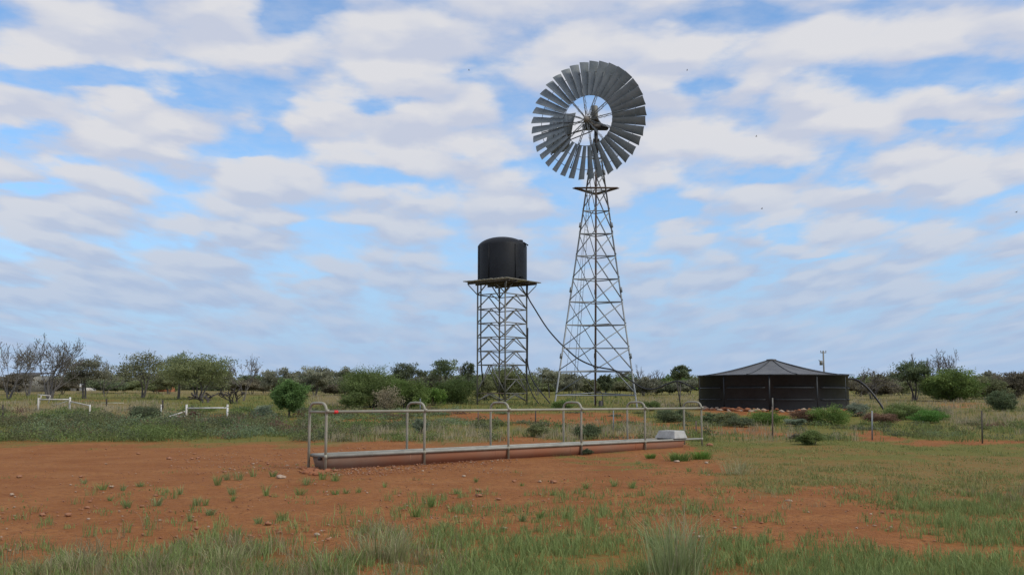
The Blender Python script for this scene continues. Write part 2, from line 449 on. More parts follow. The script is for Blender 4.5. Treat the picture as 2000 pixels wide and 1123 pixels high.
# ------------------------------------------------------------------ ground
def build_ground():
    ys = np.concatenate([np.linspace(-60, 5, 14), np.arange(5.4, 34, .13), np.arange(34, 60, .3), np.arange(60, 135, 1.), np.geomspace(136, 9000, 40)])
    xs = np.concatenate([-np.geomspace(9000, 24, 60), np.arange(-23.8, 23.9, .16), np.geomspace(24, 9000, 60)])
    X, Y = np.meshgrid(xs, ys)
    Z = terr(Y).copy()
    amp = np.clip(1 - np.abs(X) / 60, 0, 1) * np.clip(1 - Y / 120, 0, 1)
    Z += (fbm(X * .9, Y * .9, 21) - .5) * .05 * amp + (fbm(X * 4, Y * 4, 5, 3) - .5) * .03 * amp * np.clip(1 - Y / 40, 0, 1)
    px, py = proj(X, Y, terr(Y))
    Z -= .012
    g, d, n, m = zone(X.ravel(), Y.ravel())
    ny, nx = X.shape
    i = np.arange(ny - 1)[:, None] * nx + np.arange(nx - 1)[None]
    q = np.stack([i, i + 1, i + nx + 1, i + nx], -1).reshape(-1, 4)
    g = g * np.where(Y.ravel() < 15, .78, 1.)
    gg = G()
    gg.add(np.stack([X.ravel(), Y.ravel(), Z.ravel()], 1), q, None, np.stack([g, d, m], 1))
    o = bpy.data.objects.new('ground', gg.mesh('ground', (0, 0, 0), True, True))
    mt = bpy.data.materials.new('red earth'); mt.use_nodes = True
    N = NT(mt.node_tree)
    a = N.n('ShaderNodeAttribute', attribute_name='col').outputs['Color']
    sp = N.n('ShaderNodeSeparateColor', {0: a})
    P = N.n('ShaderNodeTexCoord').outputs['Object']
    nA = N.noise(P, .8, 5., .6).outputs['Fac']
    nB = N.noise(P, 7., 5., .65).outputs['Fac']
    nC = N.noise(P, 34., 3., .6).outputs['Fac']
    soil = N.mix(N.rng(nA, .3, .7), (.275, .104, .030, 1), (.36, .155, .051, 1))
    soil = N.mix(N.rng(nB, .35, .75, 0., .55), soil, (.175, .064, .027, 1))
    nD = N.noise(N.vmath('MULTIPLY', P, (1., 2.2, 1.)), .33, 4., .6, .6).outputs['Fac']
    soil = N.mix(N.rng(nD, .52, .70, 0., .4), soil, (.24, .092, .03, 1))
    nE = N.noise(P, 17., 2., .5).outputs['Fac']
    soil = N.mix(N.rng(nE, .64, .72, 0., .6), soil, (.11, .045, .022, 1))
    soil = N.mix(N.rng(nC, .58, .74, 0., .5), soil, (.42, .20, .095, 1))
    cov = N.mix(N.rng(nB, .3, .7), (.105, .13, .022, 1), (.165, .182, .045, 1))
    dry = N.mix(N.rng(nC, .3, .7), (.20, .155, .075, 1), (.30, .24, .13, 1))
    cov = N.mix(N.math('MULTIPLY', sp.outputs[1], N.rng(nB, .3, .65)), cov, dry)
    br = N.math('ADD', N.math('MULTIPLY_ADD', nB, 1.0, sp.outputs[0]), N.math('MULTIPLY', nC, .5))
    f = N.rng(br, 1.05, 1.75, 0., .86)
    c = N.mix(f, soil, cov)
    vo = N.n('ShaderNodeTexVoronoi', {'Vector': N.vmath('ADD', P, N.vmath('MULTIPLY', N.noise(P, 3., 2., .5).outputs['Color'], (.25, .25, .25))), 'Scale': 5.5}, feature='F1')
    pit = N.math('MULTIPLY', N.rng(vo.outputs['Distance'], .12, .42, -1., 0.), N.rng(nA, .42, .60))
    hgt = N.math('ADD', N.math('MULTIPLY_ADD', nC, .5, nB), N.math('MULTIPLY', pit, .55))
    bp = N.n('ShaderNodeBump', {'Strength': .9, 'Distance': .07, 'Height': hgt})
    b = N.n('ShaderNodeBsdfPrincipled', {'Base Color': c, 'Roughness': .95, 'Specular IOR Level': .15, 'Normal': bp.outputs[0]})
    N.n('ShaderNodeOutputMaterial', {0: b.outputs[0]})
    o.data.materials.append(mt)
    link(o); tag(o, 'flat red earth ground with patches of green and dry grass', None, None, 'structure')
build_ground()

# ------------------------------------------------------------------ windmill
def build_windmill():
    YC = 53.1
    base = np.array([at(1164, 795, YC)[0], YC, .86])
    W = thing('windmill', base, 'tall galvanised windmill with many bladed wheel on a three legged lattice tower', 'windmill')
    bl = at(1080.5, 796, 52.0); br = at(1246.5, 796, 52.0); bb = at(1161.5, 796, 55.3)
    for b in (bl, br, bb): b[2] = terr(b[1]) - .1
    tl = at(1158.5, 272, 53.0); tr = at(1170.5, 272, 53.0); tb = at(1164.5, 272, 53.25)
    tl[2] = tr[2] = tb[2] = at(1164, 272, YC)[2]
    legs = {'L': (bl, tl), 'R': (br, tr), 'B': (bb, tb)}
    ctr = lambda t: sum(a + (b - a) * t for a, b in legs.values()) / 3
    def tl_of(py):
        lo, hi = 0., 1.
        for _ in range(40):
            m = .5 * (lo + hi); p = bl + (tl - bl) * m
            if proj(p[0], p[1], p[2])[1] > py: lo = m
            else: hi = m
        return lo
    def pt(k, t): return legs[k][0] + (legs[k][1] - legs[k][0]) * t
    for k in legs:
        a, b = legs[k]; c = ctr(0)
        d1 = np.array([c[0] - a[0], 0, 0]) if k != 'B' else np.array([1., 0, 0])
        d2 = np.array([0, c[1] - a[1], 0])
        g = G()
        if k == 'B': g.angle(a - [.035, 0, 0], b - [.035, 0, 0], .085, .012, d1, d2)
        else: g.angle(a, b, .085, .012, d1, d2)
        lp = part('leg', g, galv, W)
        for t in (.18, .42, .66, .86):
            p0, p1 = pt(k, t), pt(k, t + .018)
            part('splice_plate', G().bar(p0, p1, .11, .1), galv, lp)
    lv = [tl_of(y) for y in (771, 724.7, 679, 633.6, 588.5, 543.8, 498.7, 455.4, 411, 371, 338, 308)]
    fc = [('L', 'B'), ('B', 'R'), ('R', 'L')]
    for t in lv:
        for a, b in fc:
            part('girt', G().angle(pt(a, t), pt(b, t), .06, .008, (0, 0, -1), (0, .3, 0) if a != 'B' else (0, .3, 0)), galv, W)
    for i in range(len(lv) - 2):
        for a, b in fc:
            t1, t0 = lv[i + 2] - .004, lv[i] + .004
            th = .03 if (a, b) == ('L', 'B') else .05
            part('cross_brace', G().bar(pt(a, t1), pt(b, t0), th, th), galv, W)
    # pump column down the middle, rod guides
    c0, c1 = ctr(0), ctr(1)
    g = G().tube([c0 - [0, 0, .1], c1 + [0, 0, .6]], .055, 10)
    part('pump_column', g, rustbar, W, True)
    for py in (455, 633.6):
        t = tl_of(py); c = ctr(t)
        part('rod_guide', G().bar(c + [-.62, -.3, -.06], c + [.78, .3, .06], .07, .07), darkiron, W)
    # work platform
    t = tl_of(371); zp = pt('L', t)[2]
    A = at(1122, 370.5, 52.6); B = at(1206, 370.5, 52.6); C = at(1164, 381, 54.3)
    for p in (A, B, C): p[2] = zp + .06
    for a, b in ((A, B), (A, C), (C, B)):
        part('platform_plank', G().bar(a, b, .26, .05), rustbar, W)
    part('platform_rail', G().bar(pt('L', tl_of(366)) , pt('R', tl_of(366)), .05, .03), rustbar, W)
    # ladder on the left face
    l0, l1 = at(1121, 782, 53.2), at(1150, 376, 53.0)
    g = G(); sx = np.array([.075, 0.03, 0])
    g.bar(l0 - sx, l1 - sx, .022, .022); g.bar(l0 + sx, l1 + sx, .022, .022)
    L = part('ladder', g, galv, W)
    for k in range(30):
        p = l0 + (l1 - l0) * (k + .5) / 30
        part('rung', G().bar(p - sx, p + sx, .014, .014), galv, L)
    # brake wire
    part('brake_wire', G().tube([at(1100, 770, 52.6), at(1152, 375, 52.9), at(1160, 262, 52.6)], .008, 4), galv, W)
    # ---- head
    top = ctr(1)
    head = np.array([at(1164, 252, YC)[0], YC, at(1164, 252, YC)[2]])
    part('mast', G().tube([top - [0, 0, .8], head], [.12, .10], 12), darkiron, W, True)
    gb = G()
    gb.bar(head + [-.75, -.1, .06], head + [.25, -.1, .06], .55, .22)
    gb.bar(head + [-.55, -.45, .22], head + [.25, .1, .22], .3, .2)
    gb.bar(head + [.1, -.1, .0], head + [.62, 0, .02], .18, .2)
    gb.tube([head + [-.1, -.8, .40], head + [.2, .3, .40]], .11, 14)
    part('gearbox', gb, darkiron, W)
    part('gear_hood', G().poly([head + [.3, -.5, .16], head + [.7, -.2, .02], head + [.7, .3, .02], head + [.3, .3, .16]], .03, (.3, 0, .95)), darkiron, W)
    dr0 = at(1161.5, 243, YC - .1)
    dr1 = at(1161.5, 209, YC - .1)
    part('drum', G().rev([(0.001, 0), (.19, 0), (.19, dr1[2] - dr0[2]), (.15, dr1[2] - dr0[2] + .04), (.001, dr1[2] - dr0[2] + .05)], dr0, 20), standm, W, True)
    # ---- wheel
    a = R(24)
    n = np.array([-math.sin(a), -math.cos(a), 0]); tv = np.array([math.cos(a), -math.sin(a), 0]); zv = np.array([0, 0, 1.])
    cen = at(1147.6, 235.4, YC - 1.18)
    Rw = 3.30
    def wp(r, ph, off=0.): return cen + tv * (r * math.cos(ph)) + zv * (r * math.sin(ph)) + n * off
    g = G()
    for r in (.43, .62, .83):
        ring = np.array([wp(r * Rw, k * 2 * math.pi / 72, -.03) for k in range(73)])
        g.tube(ring, .017, 6, False)
    wheel = part('wheel', g, galv, W)
    p = R(30)
    rgb_ = np.random.default_rng(3)
    for k in range(36):
        p = R(30 + rgb_.normal() * 1.6)
        ph = R(3) + k * 2 * math.pi / 36 + rgb_.normal() * .004
        rad = tv * math.cos(ph) + zv * math.sin(ph); tau = -tv * math.sin(ph) + zv * math.cos(ph)
        g = G(); V = []
        for j, (r, w) in enumerate(((.43, .25), (.6, .315), (.8, .39), (1., .465))):
            for i in range(6):
                s_ = (i / 5 - .5); ww = w * Rw / 3.19 * 1.09
                # chord turned by the pitch, dished across its width
                c = math.cos(p) * tau + math.sin(p) * n; nn = math.cos(p) * n - math.sin(p) * tau
                V.append(cen + rad * r * Rw + c * s_ * ww + nn * (.032 * (1 - 4 * s_ * s_) * ww / .46) + tau * .0)
        q = [(j * 6 + i, j * 6 + i + 1, j * 6 + 6 + i + 1, j * 6 + 6 + i) for j in range(3) for i in range(5)]
        g.add(V, q)
        part('blade', g, blade_m, wheel, True)
    for k in range(12):
        ph = R(3 + 5) + k * 2 * math.pi / 12
        g = G()
        for sgn, off in ((-1, .0), (1, .0)):
            g.bar(wp(.12, ph, .22 if sgn > 0 else -.12), wp(Rw * .84, ph + sgn * .012, .03 * sgn - .03), .028, .022)
        N_ = 7
        for i in range(N_):
            r0, r1 = .25 + i * (1.2 / N_), .25 + (i + 1) * (1.2 / N_)
            f0 = .2 * (1 - r0 / 2.7); f1 = -.12 * (1 - r1 / 2.7)
            if i % 2: f0, f1 = f1 * (1), f0
            g.bar(wp(r0, ph - .0, f0), wp(r1, ph, f1), .016, .01)
        # visible lattice in the wheel plane
        g.bar(wp(.12, ph - .25, 0), wp(Rw * .43, ph - .035, 0), .022, .018)
        g.bar(wp(.12, ph + .25, 0), wp(Rw * .43, ph + .035, 0), .022, .018)
        for i in range(6):
            f = lambda q_: .12 + (Rw * .43 - .12) * q_
            wd = lambda q_: (.25 * (1 - q_) + .035 * q_)
            s0 = 1 if i % 2 else -1
            g.bar(wp(f(i / 6), ph + s0 * wd(i / 6), 0), wp(f((i + 1) / 6), ph - s0 * wd((i + 1) / 6), 0), .012, .01)
        part('spoke', g, galv, wheel)
    g = G()
    g.tube([cen - n * 1.0, cen + n * .1], .1, 12)
    g.tube([cen - n * .12, cen - n * .04, cen + n * .2, cen + n * .3, cen + n * .36], [.12, .2, .17, .14, .05], 16)
    part('hub', g, hubm, wheel, True)
    # ---- tail, furled to the left behind the wheel
    ax = head[0]
    td = np.array([-.5, .866, 0]); tn = np.array([.866, .5, 0])
    def tp(px, py):
        d = ray(px, py); s_ = d[0] / d[1]
        # X = s*Y ; (X-ax)*.866 + (Y-YC)*.5 = 0
        Y = (ax * .866 + YC * .5) / (s_ * .866 + .5)
        return at(px, py, Y)
    T = part('tail_vane', G().poly([tp(1124.5, 220.7), tp(1119, 242), tp(1112, 284), tp(1101.5, 297), tp(1077.5, 300.5), tp(1065, 286), tp(1071, 259), tp(1076, 229), tp(1103, 224)][::-1], .03, tn), blade_m, W)
    g = G()
    for i in range(4):
        x = 1083 + i * 9
        g.bar(tp(x, 231 - i * 2) - tn * .03, tp(x - 3, 296) - tn * .03, .03, .03)
    part('vane_rib', g, galv, T)
    g = G()
    g.bar(head + [-.2, .1, .12], tp(1080, 272), .05, .07); g.bar(head + [-.2, .1, -.1], tp(1085, 285), .04, .05); g.bar(head + [-.2, .1, .4], tp(1088, 240), .04, .05)
    part('tail_arm', g, darkiron, W)
    # bore head at the foot
    p = np.array([at(1174, 795, 52.6)[0], 52.6, .86])
    g = G(); g.tube([p + [-.25, .3, .8], p + [-.02, .2, .82], p + [.1, .1, .7], p + [.12, .05, -.1]], .03, 8)
    g.rev([(.001, .35), (.1, .33), (.12, .0)], p + [-.02, 0, 0], 12)
    part('bore_head', g, darkiron, W, True)
build_windmill()

# ------------------------------------------------------------------ tank stand and tank
def build_tank_stand():
    YC = 55.0
    XC = at(981, 560, YC)[0]
    zp = at(981, 551, YC)[2]
    z0 = terr(YC)
    S = thing('tank_stand', (XC, YC, z0), 'slim steel lattice stand with timber deck carrying the black water tank', 'tank stand')
    k = 1.4 / 2.285
    off = {'N': (.29, -2.27), 'R': (2.27, .29), 'F': (-.29, 2.27), 'L': (-2.27, -.29)}
    P = {q: np.array([XC + o[0] * k, YC + o[1] * k, 0]) for q, o in off.items()}
    zb = zp - .16
    for q, p in P.items():
        a, b = p.copy(), p.copy()
        a[2] = terr(p[1]) - .05; b[2] = zb
        part('leg', G().tube([a, b], .045, 8), standm, S, True)
    lv = [at(981, y, YC)[2] for y in (577, 605, 632.4, 659.7, 686.3, 713, 741, 768)]
    faces = [('L', 'N'), ('N', 'R'), ('R', 'F'), ('F', 'L')]
    for i, z in enumerate(lv):
        for (a, b) in faces:
            if i == 6 and (a, b) != ('N', 'R'): continue
            pa, pb = P[a].copy(), P[b].copy(); pa[2] = pb[2] = z
            part('girt', G().bar(pa, pb, .05, .05), rustbar if (i == 7 and a == 'L') else standm, S)
            m = .5 * (pa + pb); m[2] -= .03
            zl = (lv[i + 1] if i < 7 else z0 + .1) + .05
            if i == 5 and (a, b) != ('N', 'R'): zl = lv[7] + .05
            for e in (pa, pb):
                f = e.copy(); f[2] = zl
                part('brace', G().bar(m, f, .045, .045), standm, S)
    # struts under the deck
    for q, p in P.items():
        o = np.array([off[q][0], off[q][1], 0]) / 2.288
        a = p.copy(); a[2] = lv[0]
        e = p + o * .55; e[2] = zb - .02
        part('strut', G().bar(a, e, .05, .05), standm, S)
        for r_ in off:
            if r_ == q or np.dot(off[q], off[r_]) < -1: continue
            dv = P[r_] - P[q]; e = p + dv * .33; e[2] = zb - .02
            part('strut', G().bar(a, e, .05, .05), standm, S)
    C = np.array([XC, YC, zp])
    ex = np.array([.61, .79, 0]); ey = np.array([.79, -.61, 0]) # set from the corners below
    N_, R_, F_, L_ = [np.array([off[q][0], off[q][1], 0]) for q in 'NRFL']
    ex = (R_ - N_) / np.linalg.norm(R_ - N_); ey = (L_ - N_) / np.linalg.norm(L_ - N_)
    # bearers run along ey, planks along ex
    for s_ in (-1.25, -.55, .55, 1.25):
        part('bearer', G().bar(C + ex * s_ - ey * 1.5 - [0, 0, .09], C + ex * s_ + ey * 1.5 - [0, 0, .09], .09, .13), timberd, S)
    rg = np.random.default_rng(5)
    npl = 12
    for i in range(npl):
        s_ = -1.58 + (i + .5) * 3.16 / npl
        a0, a1 = -1.62 + rg.uniform(-.06, .08), 1.6 + rg.uniform(-.08, .06)
        j = rg.uniform(-.008, .008)
        part('plank', G().bar(C + ex * a0 + ey * s_ + [0, 0, j], C + ex * a1 + ey * s_ + [0, 0, j], .205, .045), plankm, S)
    # standing pipe and hoses on the legs
    g = G()
    p = P['L'] + [.18, .1, 0]
    q0 = p.copy(); q0[2] = zp - .1
    g.tube([q0, np.array([p[0], p[1], 3.9]), np.array([p[0] + .06, p[1], 2.9]), np.array([p[0] + .17, p[1], 2.05])], .04, 8)
    part('down_pipe', g, pipem, S, True)
    T = thing('water_tank', (XC, YC, zp + .03), 'round black poly water tank with domed top on the tall stand', 'water tank')
    rt = 1.405
    hb = at(981, 476.5, YC - 1.0)[2] - (zp + .03)
    ht = at(981, 464, YC)[2] - (zp + .03)
    prof = [(.001, 0), (rt, 0), (rt, .04), (rt, hb)]
    for i in range(1, 9):
        a = i / 8 * math.pi / 2
        prof.append((rt * .985 * (1 - (i / 8) ** 1.6) + .002, hb + (ht - hb) * math.sin(a)))
    g = G().rev(prof, (XC, YC, zp + .03), 64)
    part('body', g, poly_black, T, True)
    for ang in (-58, -122, 20, 200):
        x, y = math.cos(R(ang)), math.sin(R(ang))
        part('seam_rib', G().bar([XC + x * (rt + .004), YC + y * (rt + .004), zp + .08], [XC + x * (rt + .004), YC + y * (rt + .004), zp + .03 + hb - .03], .05, .05), poly_black, T)
    lc = np.array([XC + .95, YC - .35, zp + .03 + hb + .22])
    g = G().rev([(.001, .1), (.22, .09), (.24, .0), (.24, -.15)], lc, 18)
    part('lid', g, poly_black, T, True)
    part('overflow_strainer', G().bar([XC + 1.2, YC - .45, zp + .05 + hb + .16], [XC + 1.47, YC - .4, zp + .03 + hb], .12, .05), poly_black, T)
    part('outlet', G().tube([[XC + 1.0, YC - 1.0, zp + .15], [XC + 1.18, YC - 1.18, zp + .15]], .05, 10), poly_black, T, True)
    return P, zp, lv
SP, ZP, SLV = build_tank_stand()

def smooth_path(pts, n=10):
    pts = np.asarray(pts, float)
    e = np.concatenate([[2 * pts[0] - pts[1]], pts, [2 * pts[-1] - pts[-2]]])
    out = []
    for i in range(1, len(e) - 2):
        for t in np.linspace(0, 1, n, endpoint=False):
            a, b, c, d = e[i - 1], e[i], e[i + 1], e[i + 2]
            out.append(.5 * (2 * b + (c - a) * t + (2 * a - 5 * b + 4 * c - d) * t * t + (3 * b - a - 3 * c + d) * t ** 3))
    out.append(e[-2])
    return np.array(out)

def pipe(name, pts, r, label):
    P = smooth_path(pts)
    solo(name, G().tube(P, r, 8), pipem, P[0], label, 'pipe', None, True)
RT_X, RT_Y = at(1508.5, 770, 50.0)[0], 50.0
RT_R = 140.8 / 1900 * 50.0
FA = -90 - math.degrees(math.atan2(RT_X, RT_Y))      # the side of the tank that faces the trough yard
pr = SP['R']
pipe('hanging_pipe', [[pr[0] + .05, pr[1] - .08, ZP - .1], [pr[0] + .06, pr[1] - .08, at(1030, 578, 55)[2]], at(1045, 604, 54.8), at(1068, 640, 54.3), at(1090, 666, 53.6), at(1105, 680, 53.), at(1130, 701, 52.5),
     at(1163, 715.5, 52), at(1200, 723, 51.7), at(1222, 736, 51.4), at(1240, 748.5, 51.2), at(1254, 757, 51), at(1270, 760, 50.8), at(1287, 757, 50.6), at(1304, 749.5, 50.4), at(1321, 744.5, 50.3), at(1338, 749, 50.2), at(1362, 762, 50.1)],
     .04, 'long black hose sagging from the tank stand through the windmill tower to the round tank')
pipe('overflow_pipe', [[RT_X + RT_R - .05, RT_Y - .2, at(1659, 740, 50)[2]], at(1668, 740.5, 49.8), at(1682, 747, 49.6), at(1697, 760, 49.4), at(1710, 776, 49.2), at(1722, 793, 49), at(1729, 809, 48.9)], .055, 'thick black pipe arching down from the rim of the round tank')
pipe('ground_hose', [[pr[0] + .06, pr[1] - .05, at(1030, 640, 55)[2]], [pr[0] + .04, pr[1] - .06, at(1030, 690, 55)[2]], at(1031, 712, 55), at(1037, 735, 54.9), at(1046, 752, 54.6), at(1060, 770, 54), at(1074, 787, 53.5)], .035, 'black hose running down the stand leg and out toward the windmill foot')
pipe('leg_hose', [[pr[0] - .06, pr[1] - .05, at(1028, 700, 55)[2]], [pr[0] - .02, pr[1] - .06, at(1030, 735, 55)[2]], at(1032, 750, 54.9), at(1041, 772, 54.6), at(1052, 788, 54.3)], .03, 'thin black hose dropping from the stand leg close to its foot')
pb = at(1330.5, 793, 50.3); pb[2] = terr(50.3) - .2
solo('hose_prop', G().bar(pb, at(1322.5, 745.5, 50.3), .05, .05), barkd, pb, 'leaning dark stick that props up the black hose beside the round tank', 'prop')

# ------------------------------------------------------------------ round tank
def build_round_tank():
    z0 = float(at(1511, 803, RT_Y - RT_R)[2]) - .15
    zt = float(at(1511, 732.5, RT_Y - RT_R)[2])
    T = thing('storage_tank', (RT_X, RT_Y, z0), 'wide low round black water tank with grey pitched cover', 'water tank')
    hh = zt - z0
    g = G().rev([(RT_R, 0), (RT_R, hh), (RT_R + .05, hh), (RT_R + .05, hh + .04), (RT_R - .05, hh + .04)], (RT_X, RT_Y, z0), 100)
    part('wall', g, liner, T, True)
    for zr in (at(1511, 757, RT_Y - RT_R)[2], at(1511, 780.5, RT_Y - RT_R)[2]):
        for k in range(10):
            a0 = R(FA - 2 + k * 36 + 3); a1 = R(FA - 2 + (k + 1) * 36 - 3)
            pts = [[RT_X + (RT_R + .02) * math.cos(a), RT_Y + (RT_R + .02) * math.sin(a), zr] for a in np.linspace(a0, a1, 10)]
            part('ring_rib', G().tube(pts, .028, 6), liner, T)
    for k in range(10):
        a = R(FA - 2 + k * 36)
        c, s_ = math.cos(a), math.sin(a)
        part('panel_lap', G().bar([RT_X + c * (RT_R - .003), RT_Y + s_ * (RT_R - .003), z0 + .02], [RT_X + c * (RT_R - .003), RT_Y + s_ * (RT_R - .003), zt - .01], .02, .07, (-s_, c, 0)), liner, T)
    # cover: ten sagging gores to a small cap
    zpk = float(at(1509, 704, RT_Y)[2])
    g = G(); K = 10; rows = 8
    for k in range(K):
        a0, a1 = R(FA - 18 + k * 36), R(FA - 18 + (k + 1) * 36)
        V = []
        rg = np.random.default_rng(k)
        for i in range(rows + 1):
            f = i / rows
            r = .18 + (RT_R + .06 - .18) * f
            z = zt + .05 + (zpk - zt - .05) * (1 - f) ** 1.45
            for j in range(5):
                e = j / 4; a = a0 + (a1 - a0) * e
                ch = math.cos((a1 - a0) / 2) / math.cos(a - (a0 + a1) / 2)
                rr = r * (ch if f < .98 else 1.)
                sag = -.02 * math.sin(math.pi * e) * math.sin(math.pi * f)
                V.append([RT_X + rr * math.cos(a), RT_Y + rr * math.sin(a), z + sag])
        q = [(i * 5 + j, i * 5 + j + 1, i * 5 + 5 + j + 1, i * 5 + 5 + j) for i in range(rows) for j in range(4)]
        g.add(V, q)
    cv = part('cover', g, roofcloth, T)
    part('cap', G().rev([(.001, .08), (.24, .06), (.27, 0), (.27, -.05)], (RT_X, RT_Y, zpk), 20), darkiron, cv, True)
    for k in range(K):
        a0 = R(FA - 18 + k * 36); pts = []
        for i in range(rows + 1):
            f = i / rows; r = .2 + (RT_R + .05 - .2) * f
            pts.append([RT_X + r * math.cos(a0), RT_Y + r * math.sin(a0), zt + .06 + (zpk - zt - .05) * (1 - f) ** 1.45])
        part('ridge_seam', G().tube(pts, .022, 6), liner, cv)
    e = [RT_X + 2.9, RT_Y - 1.6, zt + .10]
    part('loose_flap', G().bar(e, [e[0] + .75, e[1] + .1, e[2] - .03], .3, .02), liner, T)
    fx, fy = RT_X + (RT_R + .12) * math.cos(R(FA)), RT_Y + (RT_R + .12) * math.sin(R(FA))
    part('outlet_pipe', G().tube([[fx, fy, z0], [fx, fy, z0 + .78]], .032, 10), standm, T, True)
build_round_tank()

def rock(g, c, s, rng, sub=2, col=None):
    # lumpy stone from a jittered subdivided octahedron
    v = [np.array(p, float) for p in ((1, 0, 0), (-1, 0, 0), (0, 1, 0), (0, -1, 0), (0, 0, 1), (0, 0, -1))]
    f = [(0, 2, 4), (2, 1, 4), (1, 3, 4), (3, 0, 4), (2, 0, 5), (1, 2, 5), (3, 1, 5), (0, 3, 5)]
    for _ in range(sub):
        cache, nf = {}, []
        def mid(a, b):
            k = (min(a, b), max(a, b))
            if k not in cache:
                m = v[a] + v[b]; v.append(m / np.linalg.norm(m)); cache[k] = len(v) - 1
            return cache[k]
        for a, b, c_ in f:
            x, y, z = mid(a, b), mid(b, c_), mid(c_, a)
            nf += [(a, x, z), (x, b, y), (z, y, c_), (x, y, z)]
        f = nf
    V = np.array(v); ax = rng.normal(size=(7, 3)); ax /= np.linalg.norm(ax, axis=1)[:, None]
    d = np.clip(V @ ax.T, None, .62 + .25 * rng.random(7))
    sc_ = np.ones(len(V))
    for i in range(7):
        h = V @ ax[i]; lim = .55 + .3 * rng.random()
        sc_ = np.minimum(sc_, np.where(h > lim, lim / np.maximum(h, 1e-6), 1))
    V = V * sc_[:, None] * (1 + .1 * rng.normal(size=(len(V), 1)))
    a = rng.random() * 6.28
    Rm = np.array([[math.cos(a), -math.sin(a), 0], [math.sin(a), math.cos(a), 0], [0, 0, 1]])
    g.add((V * np.asarray(s)) @ Rm.T + np.asarray(c), None, f, col)

def build_rubble():
    rng = np.random.default_rng(77)
    gr, gw = G(), G()
    for i in range(170):
        a = R(rng.uniform(-172, -20)); r = RT_R + abs(rng.normal(0, .28)) + .08
        c = [RT_X + r * math.cos(a), RT_Y + r * math.sin(a), 0]
        c[2] = max(float(terr(c[1])), .70) + max(0, .14 - (r - RT_R) * .22) * rng.random()
        s = rng.uniform(.06, .17)
        rock(gr if i % 2 else gw, c, (s * rng.uniform(1, 1.7), s, s * .6), rng, 1)
    stuff('brick_rubble', gr, redsoil, 'broken red bricks and earth banked round the black tank base', 'rubble', False)
    stuff('stone_rubble', gw, stone, 'pale stones packed along the foot of the black tank wall', 'rubble', False)
build_rubble()

